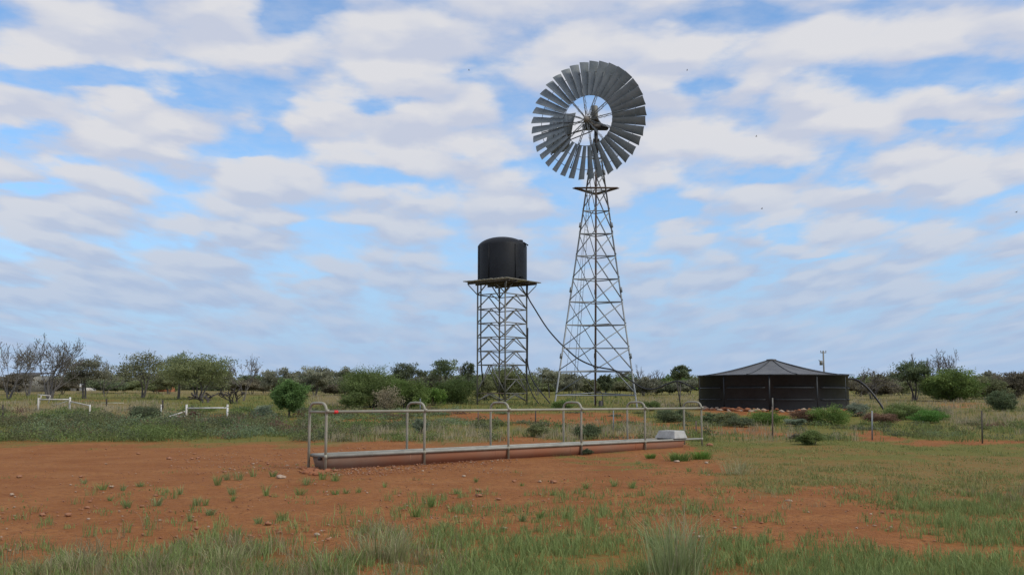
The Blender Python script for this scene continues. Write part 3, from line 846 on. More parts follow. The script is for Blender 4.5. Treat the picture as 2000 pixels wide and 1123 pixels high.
# ------------------------------------------------------------------ cattle trough
def build_trough():
    A = gp(636.5, 917); B = gp(1370.5, 869.5)          # feet of the front legs, first and last hoop
    A[2] = B[2] = 0
    d = B - A; Ltot = np.linalg.norm(d); d /= Ltot
    nrm = np.array([-d[1], d[0], 0])                    # toward the back
    # front leg stations from their picture columns
    st = []
    for px in (636.5, 829, 993, 1135.5, 1260, 1370.5):
        s_ = (px - CX) / F
        # A.x + d.x t = s*(A.y + d.y t) at leg level
        w0 = A[1] * CT + (0 - H + .5) * ST; w1 = d[1] * CT
        t = (s_ * w0 - A[0]) / (d[0] - s_ * w1)
        st.append(t)
    wid = .60
    base = A + nrm * wid / 2
    T = thing('cattle_trough', (base[0], base[1], 0), 'long low cattle trough with pipe hoops and a top rail on red soil', 'trough')
    def q(t, o, z): return A + d * t + nrm * o + np.array([0, 0, z])
    def zt(px, py, t):   # height of a point on the front line seen at row py
        p = A + d * t
        return at(px, py, p[1])[2]
    ht = zt(636, 785, st[0]); hr = zt(636, 804, st[0]); hrim = zt(640, 891, st[0])
    ht2 = zt(1370, 783.5, st[5]); hr2 = zt(1370, 797, st[5]); hrim2 = zt(1370, 856.5, st[5])
    H_ = lambda a, b, t: a + (b - a) * (t / st[5])
    # hoops
    rg = np.random.default_rng(2)
    for i, t in enumerate(st):
        h = H_(ht, ht2, t) - .025
        rr = .16
        pts = [q(t, 0, -.1), q(t, 0, h * .5), q(t, 0, h - rr)]
        for a in np.linspace(12, 78, 6): pts.append(q(t, rr - rr * math.cos(R(a)), h - rr + rr * math.sin(R(a))))
        pts += [q(t, rr, h), q(t, wid * .5, h + .005), q(t, wid - rr, h)]
        for a in np.linspace(12, 78, 6): pts.append(q(t, wid - rr + rr * math.sin(R(a)), h - rr + rr * math.cos(R(a))))
        pts += [q(t, wid, h - rr), q(t, wid, h * .5), q(t, wid, -.1)]
        hp = part('guard_hoop', G().tube(pts, .027, 10), railm, T, True)
        g = G()
        g.tube([q(t, -.03, H_(hr, hr2, t) - .02), q(t, -.03, H_(hr, hr2, t) + .05)], .036, 10)
        g.tube([q(t, 0, H_(hrim, hrim2, t) - .05), q(t, 0, H_(hrim, hrim2, t) + .03)], .034, 10)
        part('weld_collar', g, rustbar if False else railm, hp, True)
    # rails
    part('top_rail', G().tube([q(st[0] - .02, .0, hr), q(st[5] + .02, .0, hr2)], .029, 10), railm, T, True)
    part('end_rail', G().tube([q(st[0], 0, hr - .005), q(st[0], wid, hr - .005)], .026, 10), railm, T, True)
    tt = (lambda t: H_(hrim, hrim2, t))
    te = st[4] + (st[5] - st[4]) * .70                  # trough ends before the last hoop
    ts = st[0] + .05
    part('rim_rail', G().tube([q(ts, .02, tt(ts)), q(st[2], .02, tt(st[2])), q(te, .02, tt(te)), q(st[5], .015, tt(st[5]))], [.034, .034, .03, .024], 12), rimm, T, True)
    part('back_rim_rail', G().tube([q(ts, wid - .02, tt(ts)), q(te, wid - .02, tt(te))], .034, 12), rimm, T, True)
    g = G(); g.tube([q(ts, .02, tt(ts)), q(ts, wid - .02, tt(ts))], .034, 12); g.tube([q(te, .02, tt(te)), q(te, wid - .02, tt(te))], .034, 12)
    part('end_rim', g, rimm, T, True)
    # basin: sloping sides, hollow, water inside
    g = G()
    o1, b1 = .02, .065
    z0, z1 = lambda t: -.02, lambda t: tt(t) - .01
    def ringo(t, e): # outer section
        return [q(t, o1, z1(t)), q(t + e * .05, b1, z0(t)), q(t + e * .05, wid - b1, z0(t)), q(t, wid - o1, z1(t))]
    V = ringo(ts + .02, 1) + ringo(te - .02, -1)
    qd = [(0, 1, 5, 4), (1, 2, 6, 5), (2, 3, 7, 6), (3, 2, 1, 0), (4, 5, 6, 7)]
    Vi = [q(ts + .06, o1 + .04, z1(ts)), q(ts + .1, b1 + .04, .06), q(ts + .1, wid - b1 - .04, .06), q(ts + .06, wid - o1 - .04, z1(ts)),
          q(te - .06, o1 + .04, z1(te)), q(te - .1, b1 + .04, .06), q(te - .1, wid - b1 - .04, .06), q(te - .06, wid - o1 - .04, z1(te))]
    qi = [(4, 5, 1, 0), (5, 6, 2, 1), (6, 7, 3, 2), (0, 1, 2, 3), (7, 6, 5, 4)]
    g.add(V + Vi, qd + [tuple(i + 8 for i in f) for f in qi] + [(0, 4, 12, 8), (3, 11, 15, 7), (0, 8, 11, 3), (4, 7, 15, 12)])
    bm = bpy.data.materials.new('dusty trough wall'); bm.use_nodes = True
    N = NT(bm.node_tree)
    P = N.n('ShaderNodeTexCoord').outputs['Object']
    na = N.noise(P, .8, 5., .6).outputs['Fac']; nb = N.noise(P, 8., 4., .6).outputs['Fac']
    xs = N.n('ShaderNodeSeparateXYZ', {0: P}).outputs
    f = N.math('ADD', N.rng(xs[0], -1.6, 2.4, .1, .85), N.math('MULTIPLY_ADD', na, .9, -.45), clamp=True)
    c = N.mix(f, (.27, .235, .185, 1), (.30, .105, .045, 1))
    c = N.mix(N.rng(nb, .4, .7, 0, .35), c, (.26, .13, .08, 1))
    b = N.n('ShaderNodeBsdfPrincipled', {'Base Color': c, 'Roughness': .9})
    N.n('ShaderNodeOutputMaterial', {0: b.outputs[0]})
    part('basin', g, bm, T)
    wm = bpy.data.materials.new('trough water'); wm.use_nodes = True
    b = wm.node_tree.nodes['Principled BSDF']
    N2 = wm.node_tree
    b.inputs['Base Color'].default_value = (.06, .05, .035, 1); b.inputs['Roughness'].default_value = .04
    nz = N2.nodes.new('ShaderNodeTexNoise'); nz.inputs['Scale'].default_value = 12
    bp = N2.nodes.new('ShaderNodeBump'); bp.inputs['Strength'].default_value = .05
    N2.links.new(nz.outputs[0], bp.inputs['Height']); N2.links.new(bp.outputs[0], b.inputs['Normal'])
    g = G(); g.add([q(ts + .07, .075, tt(ts) - .07), q(te - .07, .075, tt(te) - .07), q(te - .07, wid - .075, tt(te) - .07), q(ts + .07, wid - .075, tt(ts) - .07)], [(0, 1, 2, 3)])
    part('water', g, wm, T)
    # dents / joins of the sections
    for t in st[1:5]:
        part('section_joint', G().bar(q(t - .35, .075, .02), q(t - .35, .035, tt(t) - .04), .03, .02, d), bm, T)
    g = G().tube([q(ts + .015, .25, .2), q(ts - .05, .25, .2)], .035, 10)
    part('drain_plug', g, darkiron, T, True)
    t0 = st[0]; pxr = 655.5
    s_ = (pxr - CX) / F; w0 = A[1] * CT + (hr - H) * ST
    tr = (s_ * w0 - A[0]) / (d[0] - s_ * d[1] * CT)
    part('red_tape', G().tube([q(tr - .045, 0, H_(hr, hr2, tr) - .004), q(tr + .045, 0, H_(hr, hr2, tr) - .004)], .033, 12), red_t, T, True)
    # concrete float cover standing on the rims at the far end
    tm0, tm1 = te - .56, te + .03
    zf = tt(te) + .036; hf = .21
    V = [q(tm0, -.05, zf), q(tm1, -.05, zf), q(tm1, wid + .05, zf), q(tm0, wid + .05, zf),
         q(tm0 + .1, .03, zf + hf), q(tm1 - .05, .03, zf + hf), q(tm1 - .05, wid - .03, zf + hf), q(tm0 + .1, wid - .03, zf + hf)]
    me = bpy.data.meshes.new('float_cover')
    loc = q((tm0 + tm1) / 2, wid / 2, zf)
    me.from_pydata([tuple(v - loc) for v in V], [], [(3, 2, 1, 0), (4, 5, 6, 7), (0, 1, 5, 4), (1, 2, 6, 5), (2, 3, 7, 6), (3, 0, 4, 7)])
    o = bpy.data.objects.new('float_cover', me); o.location = loc; me.materials.append(concm); link(o)
    bv = o.modifiers.new('bevel', 'BEVEL'); bv.width = .015; bv.segments = 2
    tag(o, 'pale grey concrete float cover sitting on the far end of the trough', 'trough cover')
build_trough()

# ------------------------------------------------------------------ fences and small structures
def picket(px, ytop, ybase, mat, label, grp, w=.035, lean=0.):
    p = gp(px, ybase)
    t = at(px + lean, ytop, p[1])
    a = p - [0, 0, .15]
    g = G()
    for k in range(3):   # Y-section steel picket
        an = R(90 + k * 120)
        o = np.array([math.cos(an), math.sin(an), 0]) * w * .5
        g.bar(a + o * .5, t + o * .5, w * .95, .007, (-math.sin(an), math.cos(an), 0))
        
    solo('steel_picket', g, mat, p, label, 'fence post', grp)
GF = 'steel pickets of the old fence beyond the trough'
picket(1508.5, 794, 854, rustbar, 'rusty steel picket standing in front of the middle of the round tank', GF)
picket(1703, 802, 858, galv, 'grey steel picket right of the round tank near the arching pipe', GF)
picket(1918, 802, 865, barkd, 'dark steel picket at the far right in the pale grass', GF, .035, -1)
picket(1046, 797, 834, barkd, 'short dark picket behind the middle of the trough rail', GF)
picket(1198, 801, 842, galv, 'pale thin picket between the fourth and fifth trough hoops', GF, .03)
picket(1359.5, 822, 850, rustbar, 'rusty stub picket just behind the last trough hoop', GF)
picket(934, 803, 829, rustbar, 'rusty stub picket behind the trough below the tank stand', GF)
picket(821, 778, 806, galv, 'thin pale picket at the foot of the big green bush', GF, .04)
picket(6, 790, 829, barkd, 'dark picket at the extreme left edge of the scrub', GF, .05)
picket(208.5, 778, 793, barkd, 'small dark picket in the left paddock beside a white rail', GF, .07)
picket(318, 781, 800, barkd, 'dark picket behind the thin white post', GF, .07)

def wpost(T, px, y0, y1, D, r, name='post'):
    a, b = at(px, y0, D), at(px, y1, D)
    b[0] = a[0]; b[1] = a[1]; b[2] = min(b[2], float(terr(D)) + .02) - .12
    return part(name, G().tube([b, a], r, 10), whitep, T, True)
D = 41.
b0 = at(404, 820, D)
T = thing('strainer_fence', b0, 'white pipe strainer frame with diagonal stay beside the green scrub', 'fence', 'white pipe strainer frames in the left paddock')
wpost(T, 364.5, 789.5, 824, D, .042); wpost(T, 444.5, 789.5, 822, D, .042)
part('rail', G().tube([at(364.5, 797, D), at(444.5, 796.3, D)], .028, 8), whitep, T, True)
part('stay', G().tube([at(363, 803, D), at(335, 812, D), at(304, 822, D - .1)], .028, 8), whitep, T, True)
part('lower_rail', G().tube([at(363, 812.5, D + .15), at(336, 812.8, D + .15)], .02, 8), whitep, T, True)
b1 = at(315, 822, 41.5)
T = thing('thin_post', b1, 'single thin white post left of the white strainer frame', 'fence post')
wpost(T, 315, 789.5, 824, 41.5, .025)
D = 46.
T = thing('strainer_fence', at(106, 795, D), 'white pipe strainer frame at far left with a sloping stay to a low post', 'fence', 'white pipe strainer frames in the left paddock')
wpost(T, 75.5, 777, 800, D, .045); wpost(T, 137, 775.5, 800, D, .045)
part('rail', G().tube([at(75, 780, D), at(137, 780, D)], .03, 8), whitep, T, True)
part('stay', G().tube([at(138, 784, D), at(175, 792, D - 1.5)], .028, 8), whitep, T, True)
part('thin_stay', G().tube([at(135, 782, D + .1), at(106, 791, D + .1)], .013, 6), whitep, T, True)
wpost(T, 176, 790, 823, D - 1.5, .03, 'low_post')
T = thing('pipe_gate', at(86, 790, 47.), 'small leaning white pipe frame behind the far left strainer', 'gate')
D = 47.
g = G(); g.tube([at(74.5, 790, D), at(74.5, 770.5, D), at(98.5, 772.8, D), at(94.5, 787, D)], .026, 8)
part('frame', g, whitep, T)
part('bar', G().tube([at(81, 771, D), at(77, 788, D)], .022, 8), whitep, T)
solo('wire_rail', G().tube([at(198, 786.5, 55), at(242, 786.7, 55)], .018, 6), whitep, at(198, 786.5, 55), 'thin pale rail lying across the left paddock grass', 'rail')

# power pole
D = 75.
pz = at(1608, 690, D)
T = thing('power_pole', [pz[0], D, terr(D)], 'slender grey power pole rising behind the round tank', 'power pole')
tp_ = at(1608, 685, D)
part('pole', G().tube([[pz[0], D, terr(D) - .2], [pz[0], D, tp_[2]]], [.075, .055], 10), standm, T, True)
part('cross_arm', G().bar(at(1602.5, 688.5, D), at(1613.5, 688.5, D), .06, .06), standm, T)
for x in (1603, 1608, 1613):
    part('insulator', G().rev([(.03, 0), (.04, .05), (.02, .1), (.001, .12)], at(x, 688, D) + [0, 0, .03], 8), standm, T)
part('transformer', G().rev([(.001, 0), (.12, 0), (.12, .32), (.001, .36)], at(1603.8, 713, D - .1), 12), standm, T)
part('fuse_arm', G().bar(at(1606, 709, D), at(1599, 703, D), .05, .05), standm, T)

# distant buildings on the left
def shed(name, px0, px1, yt, D, dep, mat, roofmat, label, cat, slope=.25):
    a = at(px0, yt, D); b = at(px1, yt, D); z0 = float(terr(D))
    c = [(a[0] + b[0]) / 2, D + dep / 2, z0]
    T = thing(name, c, label, cat)
    h = a[2] - slope
    g = G(); g.bar([a[0] + .1, D + dep / 2, (z0 + h) / 2 - .1], [b[0] - .1, D + dep / 2, (z0 + h) / 2 - .1], dep - .2, h - z0 + .2)
    part('wall', g, mat, T)
    g = G(); g.poly([[a[0], D - .1, h + .02], [b[0], D - .1, h + .02], [b[0], D + dep, h + slope + .05], [a[0], D + dep, h + slope + .05]], .06, (0, -.1, 1))
    part('roof', g, roofmat, T)
    g = G(); w = b[0] - a[0]
    g.bar([a[0] + w * .4, D + .07, z0 + .9], [a[0] + w * .55, D + .07, z0 + .9], .06, 1.8)
    part('door', g, darkiron, T)
shed('farm_shed', 8, 69, 727, 105., 4., standm, darkiron, 'low dark roofed shed half hidden behind bare trees at far left', 'shed', .35)
shed('white_shed', 136, 170, 750, 118., 3., whitep, whitep, 'small white shed glimpsed under trees at left', 'shed', .35)
c = at(322, 764, 108.); c[2] = terr(108)
g = G(); rock(g, c + [0, 0, .2], (1.0, .8, .72), np.random.default_rng(4), 3); rock(g, c + [-.6, .1, .1], (.7, .6, .45), np.random.default_rng(6), 3)
solo('earth_mound', g, redsoil, c, 'rust red earth mound under the far trees at left', 'mound', None, True)

# birds: tiny specks in the sky
for (px, py, D, lab) in ((1477, 267, 90, 'tiny dark bird in the sky to the right of the windmill wheel'), (1488, 408, 85, 'tiny dark bird in the sky above the round tank'), (1985, 415, 80, 'tiny dark bird near the right edge of the sky'), (1342, 138, 95, 'tiny dark bird high in the sky right of the windmill'), (916, 138, 100, 'tiny dark bird high in the sky left of the windmill')):
    c = at(px, py, D)
    T = thing('bird', c, lab, 'bird', 'birds flying far off')
    g = G(); g.tube([c + [-.09, 0, 0], c + [-.05, 0, .01], c + [.03, 0, .01], c + [.09, 0, 0]], [.006, .03, .03, .006], 8)
    part('body', g, barkd, T, True)
    for s_ in (-1, 1):
        g = G(); g.poly([c + [-.03, 0, .02], c + [.035, 0, .02], c + [.02, s_ * .2, .07], c + [-.03, s_ * .22, .06]], .008, (0, 0, 1)); part('wing', g, barkd, T)

# ------------------------------------------------------------------ vegetation generators
C_OLIVE = ((0.14, 0.155, 0.07), (0.23, 0.24, 0.12))
C_GREY = ((0.16, 0.165, 0.11), (0.265, 0.265, 0.185))
C_BROWN = ((0.14, 0.125, 0.08), (0.22, 0.195, 0.13))
C_DARK = ((0.085, 0.11, 0.055), (0.15, 0.175, 0.095))
C_GREEN = ((0.1, 0.155, 0.036), (0.19, 0.255, 0.075))
C_BRIGHT = ((0.085, 0.19, 0.036), (0.16, 0.29, 0.075))
C_SAGE = ((0.16, 0.2, 0.13), (0.25, 0.29, 0.2))
C_RUST = ((0.15, 0.088, 0.055), (0.21, 0.13, 0.085))
C_TAN = ((.24, .20, .12), (.36, .31, .20))
C_GRASS = ((.14, .20, .055), (.25, .31, .105))
C_STRAW = ((.26, .22, .125), (.40, .345, .21))

def cols(pal, n, rng, spread=1.):
    a, b = np.array(pal[0]), np.array(pal[1])
    t = np.clip(.5 + (rng.random(n) - .5) * spread, 0, 1)[:, None]
    return (a + (b - a) * t) * (1 + .12 * rng.normal(size=(n, 1))).clip(.6, 1.4)

def tree_geo(h, w, rng, pal, thick=1., cb=.35, stems=2, clumps=26, leaf=.09, nl=110, dense=1., shape='dome', dep=None, twigs=True, open_=.0):
    """trunk G and crown G, base at origin; h height, w crown width, cb crown base fraction"""
    tr, cr = G(), G()
    dep = dep or w * .85
    zc = h * cb
    ch = h - zc
    cs = []
    k = 0
    while len(cs) < clumps and k < 4000:
        k += 1
        p = rng.uniform(-1, 1, 3)
        rr = np.linalg.norm(p)
        if rr > 1 or rr < .35 + .2 * rng.random(): continue
        if shape == 'umbrella' and p[2] < -.25 + .3 * rng.random(): continue
        if shape == 'dome' and p[2] < -.75: continue
        q = np.array([p[0] * w * .46, p[1] * dep * .46, zc + ch * (.45 + .42 * p[2])])
        if shape == 'umbrella': q[2] = zc + ch * (.12 + .72 * max(p[2], 0) + .1 * rng.random()) + ch * .14 * (1 - (p[0] ** 2 + p[1] ** 2))
        cs.append(q)
    cs = np.array(cs)
    lumps = .8 + .45 * rng.random(len(cs))
    # stems
    sl_ = []
    for s in range(stems):
        a = rng.random() * 6.28
        sp = (.10 if stems == 1 else .30) * w * rng.uniform(.3, 1)
        top = np.array([math.cos(a) * sp, math.sin(a) * sp, zc + ch * rng.uniform(.35, .6)])
        b = np.array([math.cos(a), math.sin(a), 0]) * (.03 * w if stems > 1 else 0)
        m1 = b + (top - b) * .35 + np.array([rng.normal() * .03 * w, rng.normal() * .03 * w, 0]); m2 = b + (top - b) * .7 + np.array([rng.normal() * .04 * w, rng.normal() * .04 * w, 0])
        P = smooth_path([b - [0, 0, .15], m1, m2, top], 4)
        r0 = (.020 if stems > 1 else .028) * h * rng.uniform(.8, 1.15) * thick
        tr.tube(P, np.linspace(r0 * 1.15, r0 * .3, len(P)), 7)
        sl_.append((P, r0))
    for i, c in enumerate(cs):
        P, r0 = min(sl_, key=lambda q: np.linalg.norm(q[0][-1, :2] - c[:2]) + rng.random() * .1 * w)
        j = int(len(P) * rng.uniform(.45, .95)); j = min(j, len(P) - 1)
        while j > 2 and P[j, 2] > c[2] - .02 * h: j -= 1
        s0 = P[j]
        mid = s0 + (c - s0) * .5 + np.array([0, 0, -.06 * ch]) + rng.normal(size=3) * .03 * w
        B = smooth_path([s0, mid, c], 3)
        tr.tube(B, np.linspace(r0 * .38, r0 * .1, len(B)), 5, False)
        if twigs:
            for _ in range(4):
                e = c + rng.normal(size=3) * np.array([.09 * w, .09 * dep, .07 * ch])
                tr.tube([B[-2], .5 * (B[-2] + e) + rng.normal(size=3) * .01 * w, e], [r0 * .1, r0 * .07, r0 * .03], 3, False)
    sg = np.array([w * .095, dep * .095, ch * .085]) * dense
    base_c = cols(pal, len(cs), rng)
    for i, c in enumerate(cs):
        n = int(nl * 2.1 * lumps[i] * (1 - open_ * rng.random()))
        if n < 2: continue
        sub = rng.normal(size=(5, 3)) * sg * .9 * lumps[i]
        pts = c + sub[rng.integers(0, 5, n)] + rng.normal(size=(n, 3)) * sg * .62 * lumps[i]
        pts[:, 2] = np.abs(pts[:, 2] - .03 * h) + .03 * h
        cl = base_c[i] * (1 + .16 * rng.normal(size=(n, 1))).clip(.55, 1.5)
        cr.leaves(pts, leaf, cl, rng)
    return tr, cr

def bare_geo(h, w, rng, stems=4, lev=5, pal=None, fine=1., base_r=.02, rmin=.017):
    tr = G(); tips = []
    def grow(p, d, L, r, lv):
        k = 4
        P = [p]
        dd = d.copy()
        for i in range(k):
            dd = dd + rng.normal(size=3) * .16 + np.array([0, 0, .05]); dd /= np.linalg.norm(dd)
            P.append(P[-1] + dd * L / k)
        P = np.array(P)
        r1 = r * .55
        tr.tube(P, np.maximum(np.linspace(r, r1, k + 1), rmin), 6 if r > .02 else 3, False)
        if lv == 0:
            tips.append(P[-1]); tips.append(P[2]); return
        nb = rng.integers(2, 4)
        for b in range(nb):
            nd = dd + rng.normal(size=3) * np.array([.42, .42, .3]); nd /= np.linalg.norm(nd)
            j = k if b < 2 else rng.integers(2, k)
            grow(P[j], nd, L * rng.uniform(.6, .88), r1 * rng.uniform(.6, .95), lv - 1)
    for s in range(stems):
        a = s / stems * 6.28 + rng.random()
        o = rng.uniform(.15, .8)
        d = np.array([math.cos(a) * o, math.sin(a) * o * .7, 1.]); d /= np.linalg.norm(d)
        grow(np.array([math.cos(a) * .02 * w, math.sin(a) * .02 * w, -.1]), d, h * .33, h * base_r * rng.uniform(.7, 1.1), lev - 1)
    V = np.concatenate(tr.v)
    # fit the box
    mx = max(np.percentile(np.abs(V[:, 0]), 99.5), 1e-3); mz = np.percentile(V[:, 2], 99.8)
    sx, sz = (w / 2) / mx, h / mz
    for v in tr.v: v[:, 0] *= sx; v[:, 1] *= sx; v[:, 2] *= sz
    cr = None
    if pal is not None:
        cr = G(); t = np.array(tips) * [sx, sx, sz]
        n = int(len(t) * 5 * fine)
        pts = t[rng.integers(0, len(t), n)] + rng.normal(size=(n, 3)) * .07 * w * .5
        cr.leaves(pts, .035, cols(pal, n, rng), rng)
    return tr, cr

def put_tree(name, loc, tr, cr, bark, label, cat='tree', group=None, crown_name='crown'):
    o = bpy.data.objects.new(name, None); o.location = [float(a) for a in loc]; link(o)
    tag(o, label, cat, group)
    if tr is not None:
        t = bpy.data.objects.new('trunk', tr.mesh('trunk', (0, 0, 0), True)); t.data.materials.append(bark); link(t, o)
    if cr is not None:
        c = bpy.data.objects.new(crown_name, cr.mesh(crown_name, (0, 0, 0), False, True)); c.data.materials.append(leafm); link(c, o)
    return o

def spot(px, yb, yt, wpx, D=None):
    if D is None:
        p = gp(px, yb)
    else:
        p = at(px, yb, D); p[2] = terr(D)
    t = at(px, yt, p[1])
    s = p[1] / F
    return p, t[2] - p[2], wpx * s

SEED = [100]
def rg_():
    SEED[0] += 1
    return np.random.default_rng(SEED[0])
def leafy(px, D, yt, wpx, pal, label, bark=barkg, name='tree', group=None, **kw):
    p, h, w = spot(px, 770, yt, wpx, D)
    w *= 1.12
    lf = kw.pop('leaf', None) or max(.055, D / F * 1.75)
    tr, cr = tree_geo(h, w, rg_(), pal, leaf=lf, **kw)
    return put_tree(name, p, tr, cr, bark, label, 'tree', group)
def bare(px, D, yt, wpx, label, bark=barkg, pal=None, name='bare_tree', **kw):
    p, h, w = spot(px, 770, yt, wpx, D)
    tr, cr = bare_geo(h, w, rg_(), pal=pal, **kw)
    return put_tree(name, p, tr, cr, bark, label, 'tree')

# ---- left group
bare(18, 66, 668, 92, 'grey leafless tree at the extreme left edge', stems=5, lev=5, pal=C_BROWN, fine=.5)
bare(97, 64, 657, 112, 'tallest leafless tree with a thick dark trunk at far left', stems=5, lev=6, pal=C_GREY, fine=.35, base_r=.03)
bare(55, 78, 672, 80, 'thin leafless tree between the two big bare trees at far left', stems=4, lev=5, pal=C_BROWN, fine=.6)
leafy(165, 68, 699, 76, C_GREY, 'grey olive tree with a flat crown right of the tall bare tree', cb=.42, stems=3, clumps=30, nl=130)
bare(205, 74, 706, 62, 'thin scraggy bare tree just right of the grey olive tree', stems=3, lev=5, pal=C_GREY, fine=.8)
leafy(277, 70, 692, 92, C_OLIVE, 'umbrella shaped olive tree with open crown standing alone at left', cb=.36, stems=3, clumps=34, nl=90, shape='umbrella', open_=.3)
leafy(386, 66, 692, 122, C_OLIVE, 'broad dense olive tree with several trunks, biggest of the left group', cb=.28, stems=4, clumps=52, nl=150)
leafy(349, 67, 686, 42, C_SAGE, 'pale green loose topped tree beside the broad olive tree', cb=.5, stems=1, clumps=14, nl=60, open_=.5)
bare(476, 62, 694, 66, 'bare forked tree with sparse dark clumps right of the broad olive tree', stems=3, lev=5, pal=C_BROWN, fine=.35, base_r=.018)
bare(458, 56, 757, 56, 'low dark leaning dead branches behind the white strainer frame', barkd, name='dead_branch', stems=3, lev=4, base_r=.06)
bare(400, 58, 766, 60, 'twisted dark dead limb lying in grass under the broad olive tree', barkd, name='dead_branch', stems=3, lev=4, base_r=.07)
for (px, D, yt, w, pal, lab) in (
    (120, 84, 735, 66, C_BROWN, 'low brown scrub tree under the tallest bare tree'), (20, 86, 728, 76, C_BROWN, 'brown scrub tree filling the far left corner'),
    (205, 92, 741, 70, C_DARK, 'low dark green scrub tree between the grey olive and umbrella trees'), (245, 96, 743, 60, C_OLIVE, 'low olive scrub tree left of the umbrella tree trunk'),
    (305, 95, 738, 70, C_OLIVE, 'low olive scrub tree right of the umbrella tree trunk'), (330, 88, 722, 50, C_OLIVE, 'small olive tree tucked against the left of the broad olive tree'),
    (432, 84, 720, 58, C_GREY, 'grey brown scrub tree at the right edge of the broad olive tree'), (490, 86, 738, 60, C_BROWN, 'brown scrub tree behind the bare forked tree'),
    (545, 82, 717, 56, C_GREY, 'grey round crowned tree behind the bright green lollipop tree'), (590, 92, 735, 50, C_DARK, 'dark low tree in the gap right of the lollipop tree'),
    (614, 78, 712, 60, C_GREY, 'tall grey olive tree right of the bright green lollipop tree'), (647, 94, 739, 40, C_DARK, 'small dark tree between the two grey crowned trees'),
    (674, 84, 720, 42, C_GREY, 'pale grey crowned tree left of the big green bush'), (515, 96, 742, 40, C_DARK, 'low dark tree left of the lollipop tree'),
    (655, 80, 750, 50, C_BROWN, 'low grey brown scrub left of the big green bush')):
    leafy(px, D, yt, w, pal, lab, cb=.22, stems=3, clumps=26, nl=130, name='scrub_tree')
# ---- centre
def bush(px, yb, yt, wpx, pal, label, D=None, name='bush', clumps=40, nl=150, leaf=None, cb=.0, dense=1., group=None, stems=5, twig=True, cat='bush', dep=None):
    p, h, w = spot(px, yb, yt, wpx, D)
    lf = leaf or max(.035, p[1] / F * 1.3)
    tr, cr = tree_geo(h, w, rg_(), pal, cb=cb, stems=stems, clumps=clumps, leaf=lf, nl=nl, dense=dense, twigs=twig, dep=dep)
    o = put_tree(name, p, tr, cr, barkd, label, cat, group, 'foliage')
    for c in o.children:
        if c.name.startswith('trunk'): c.name = 'stems'
    return o
p, h, w = spot(563.5, 814, 738, 62, 43.)
tr, cr = tree_geo(h, w, rg_(), C_BRIGHT, cb=.20, stems=1, clumps=60, leaf=.04, nl=260, shape='ball')
put_tree('small_tree', p, tr, cr, barkd, 'bright green ball crowned young tree on a thin trunk', 'tree')
bush(727, 802, 716, 118, C_GREEN, 'large rounded bright green bush left of the tank stand', 52, clumps=80, nl=230)
bush(790, 803, 738, 76, C_GREEN, 'lower green bush joined to the right of the large green bush', 51, clumps=46, nl=190)
bush(756, 806, 752, 52, C_TAN, 'dry twiggy tan shrub in front of the large green bush', 47, clumps=24, nl=60, dense=1.1)
bush(686, 802, 762, 50, C_GREEN, 'small green bush at the left foot of the large green bush', 50, clumps=26, nl=160)
bush(892, 800, 735, 78, C_GREEN, 'olive green bush just left of the tank stand', 56.5, clumps=46, nl=200)
bush(846, 800, 752, 44, C_GREEN, 'light green shrub between the two large green bushes', 54, clumps=24, nl=150)
leafy(796, 74, 709, 62, C_DARK, 'dark open crowned tree rising above the large green bush', cb=.42, stems=3, clumps=26, nl=90, open_=.3)
leafy(864, 78, 699, 56, C_DARK, 'tall dark tree with gappy crown left of the tank stand', cb=.45, stems=2, clumps=22, nl=80, open_=.4)
leafy(842, 80, 722, 50, C_GREY, 'grey scrub tree between the two dark open crowned trees', cb=.3, stems=3, clumps=24, nl=100)
leafy(914, 80, 704, 24, C_DARK, 'narrow dark tree touching the left side of the tank stand', cb=.4, stems=2, clumps=14, nl=70, open_=.3)
bare(900, 82, 715, 46, 'wispy bare tree left of the tank stand', stems=3, lev=5, pal=C_GREY, fine=.6)
leafy(990, 66, 714, 84, C_OLIVE, 'broad olive tree seen through the legs of the tank stand', cb=.12, stems=4, clumps=50, nl=170)
bush(948, 795, 742, 40, C_OLIVE, 'dark olive bush behind the left leg of the tank stand', 62, clumps=24, nl=140)
leafy(1074, 70, 716, 46, C_GREY, 'grey olive tree at the left foot of the windmill tower', cb=.42, stems=2, clumps=22, nl=90, open_=.3)
bare(1050, 80, 720, 40, 'wispy bare sapling between the tank stand and the windmill', stems=3, lev=4, pal=C_GREY, fine=.5)
for (px, D, yt, w, pal, lab) in (
    (1112, 82, 727, 46, C_GREY, 'grey scrub tree behind the left leg of the windmill'), (1135, 90, 742, 60, C_DARK, 'dark low tree behind the windmill ladder'),
    (1150, 84, 742, 40, C_OLIVE, 'olive scrub tree left of the windmill pump pipe'), (1183, 82, 729, 22, C_DARK, 'thin upright tree seen between the windmill legs'),
    (1205, 86, 744, 60, C_OLIVE, 'olive scrub tree right of the windmill pump pipe'), (1235, 84, 742, 60, C_OLIVE, 'olive scrub tree behind the right windmill leg'),
    (1260, 78, 735, 52, C_GREY, 'grey bushy tree right of the windmill under the hose'), (1290, 84, 748, 54, C_DARK, 'low dark tree under the sag of the black hose'),
    (1308, 86, 741, 40, C_OLIVE, 'round olive tree under the tall thin tree'), (1345, 84, 740, 44, C_GREY, 'grey scrub tree touching the left edge of the round tank'),
    (1020, 84, 745, 50, C_DARK, 'dark low tree behind the right leg of the tank stand'), (1060, 90, 748, 60, C_OLIVE, 'low olive tree between the stand and the windmill')):
    leafy(px, D, yt, w, pal, lab, cb=.2, stems=3, clumps=24, nl=120, name='scrub_tree')
bare(1255, 80, 712, 40, 'leafless twigs poking up right of the windmill tower', stems=3, lev=5)
bare(1282, 84, 722, 36, 'pale bare twigs left of the tall thin tree', stems=3, lev=4)
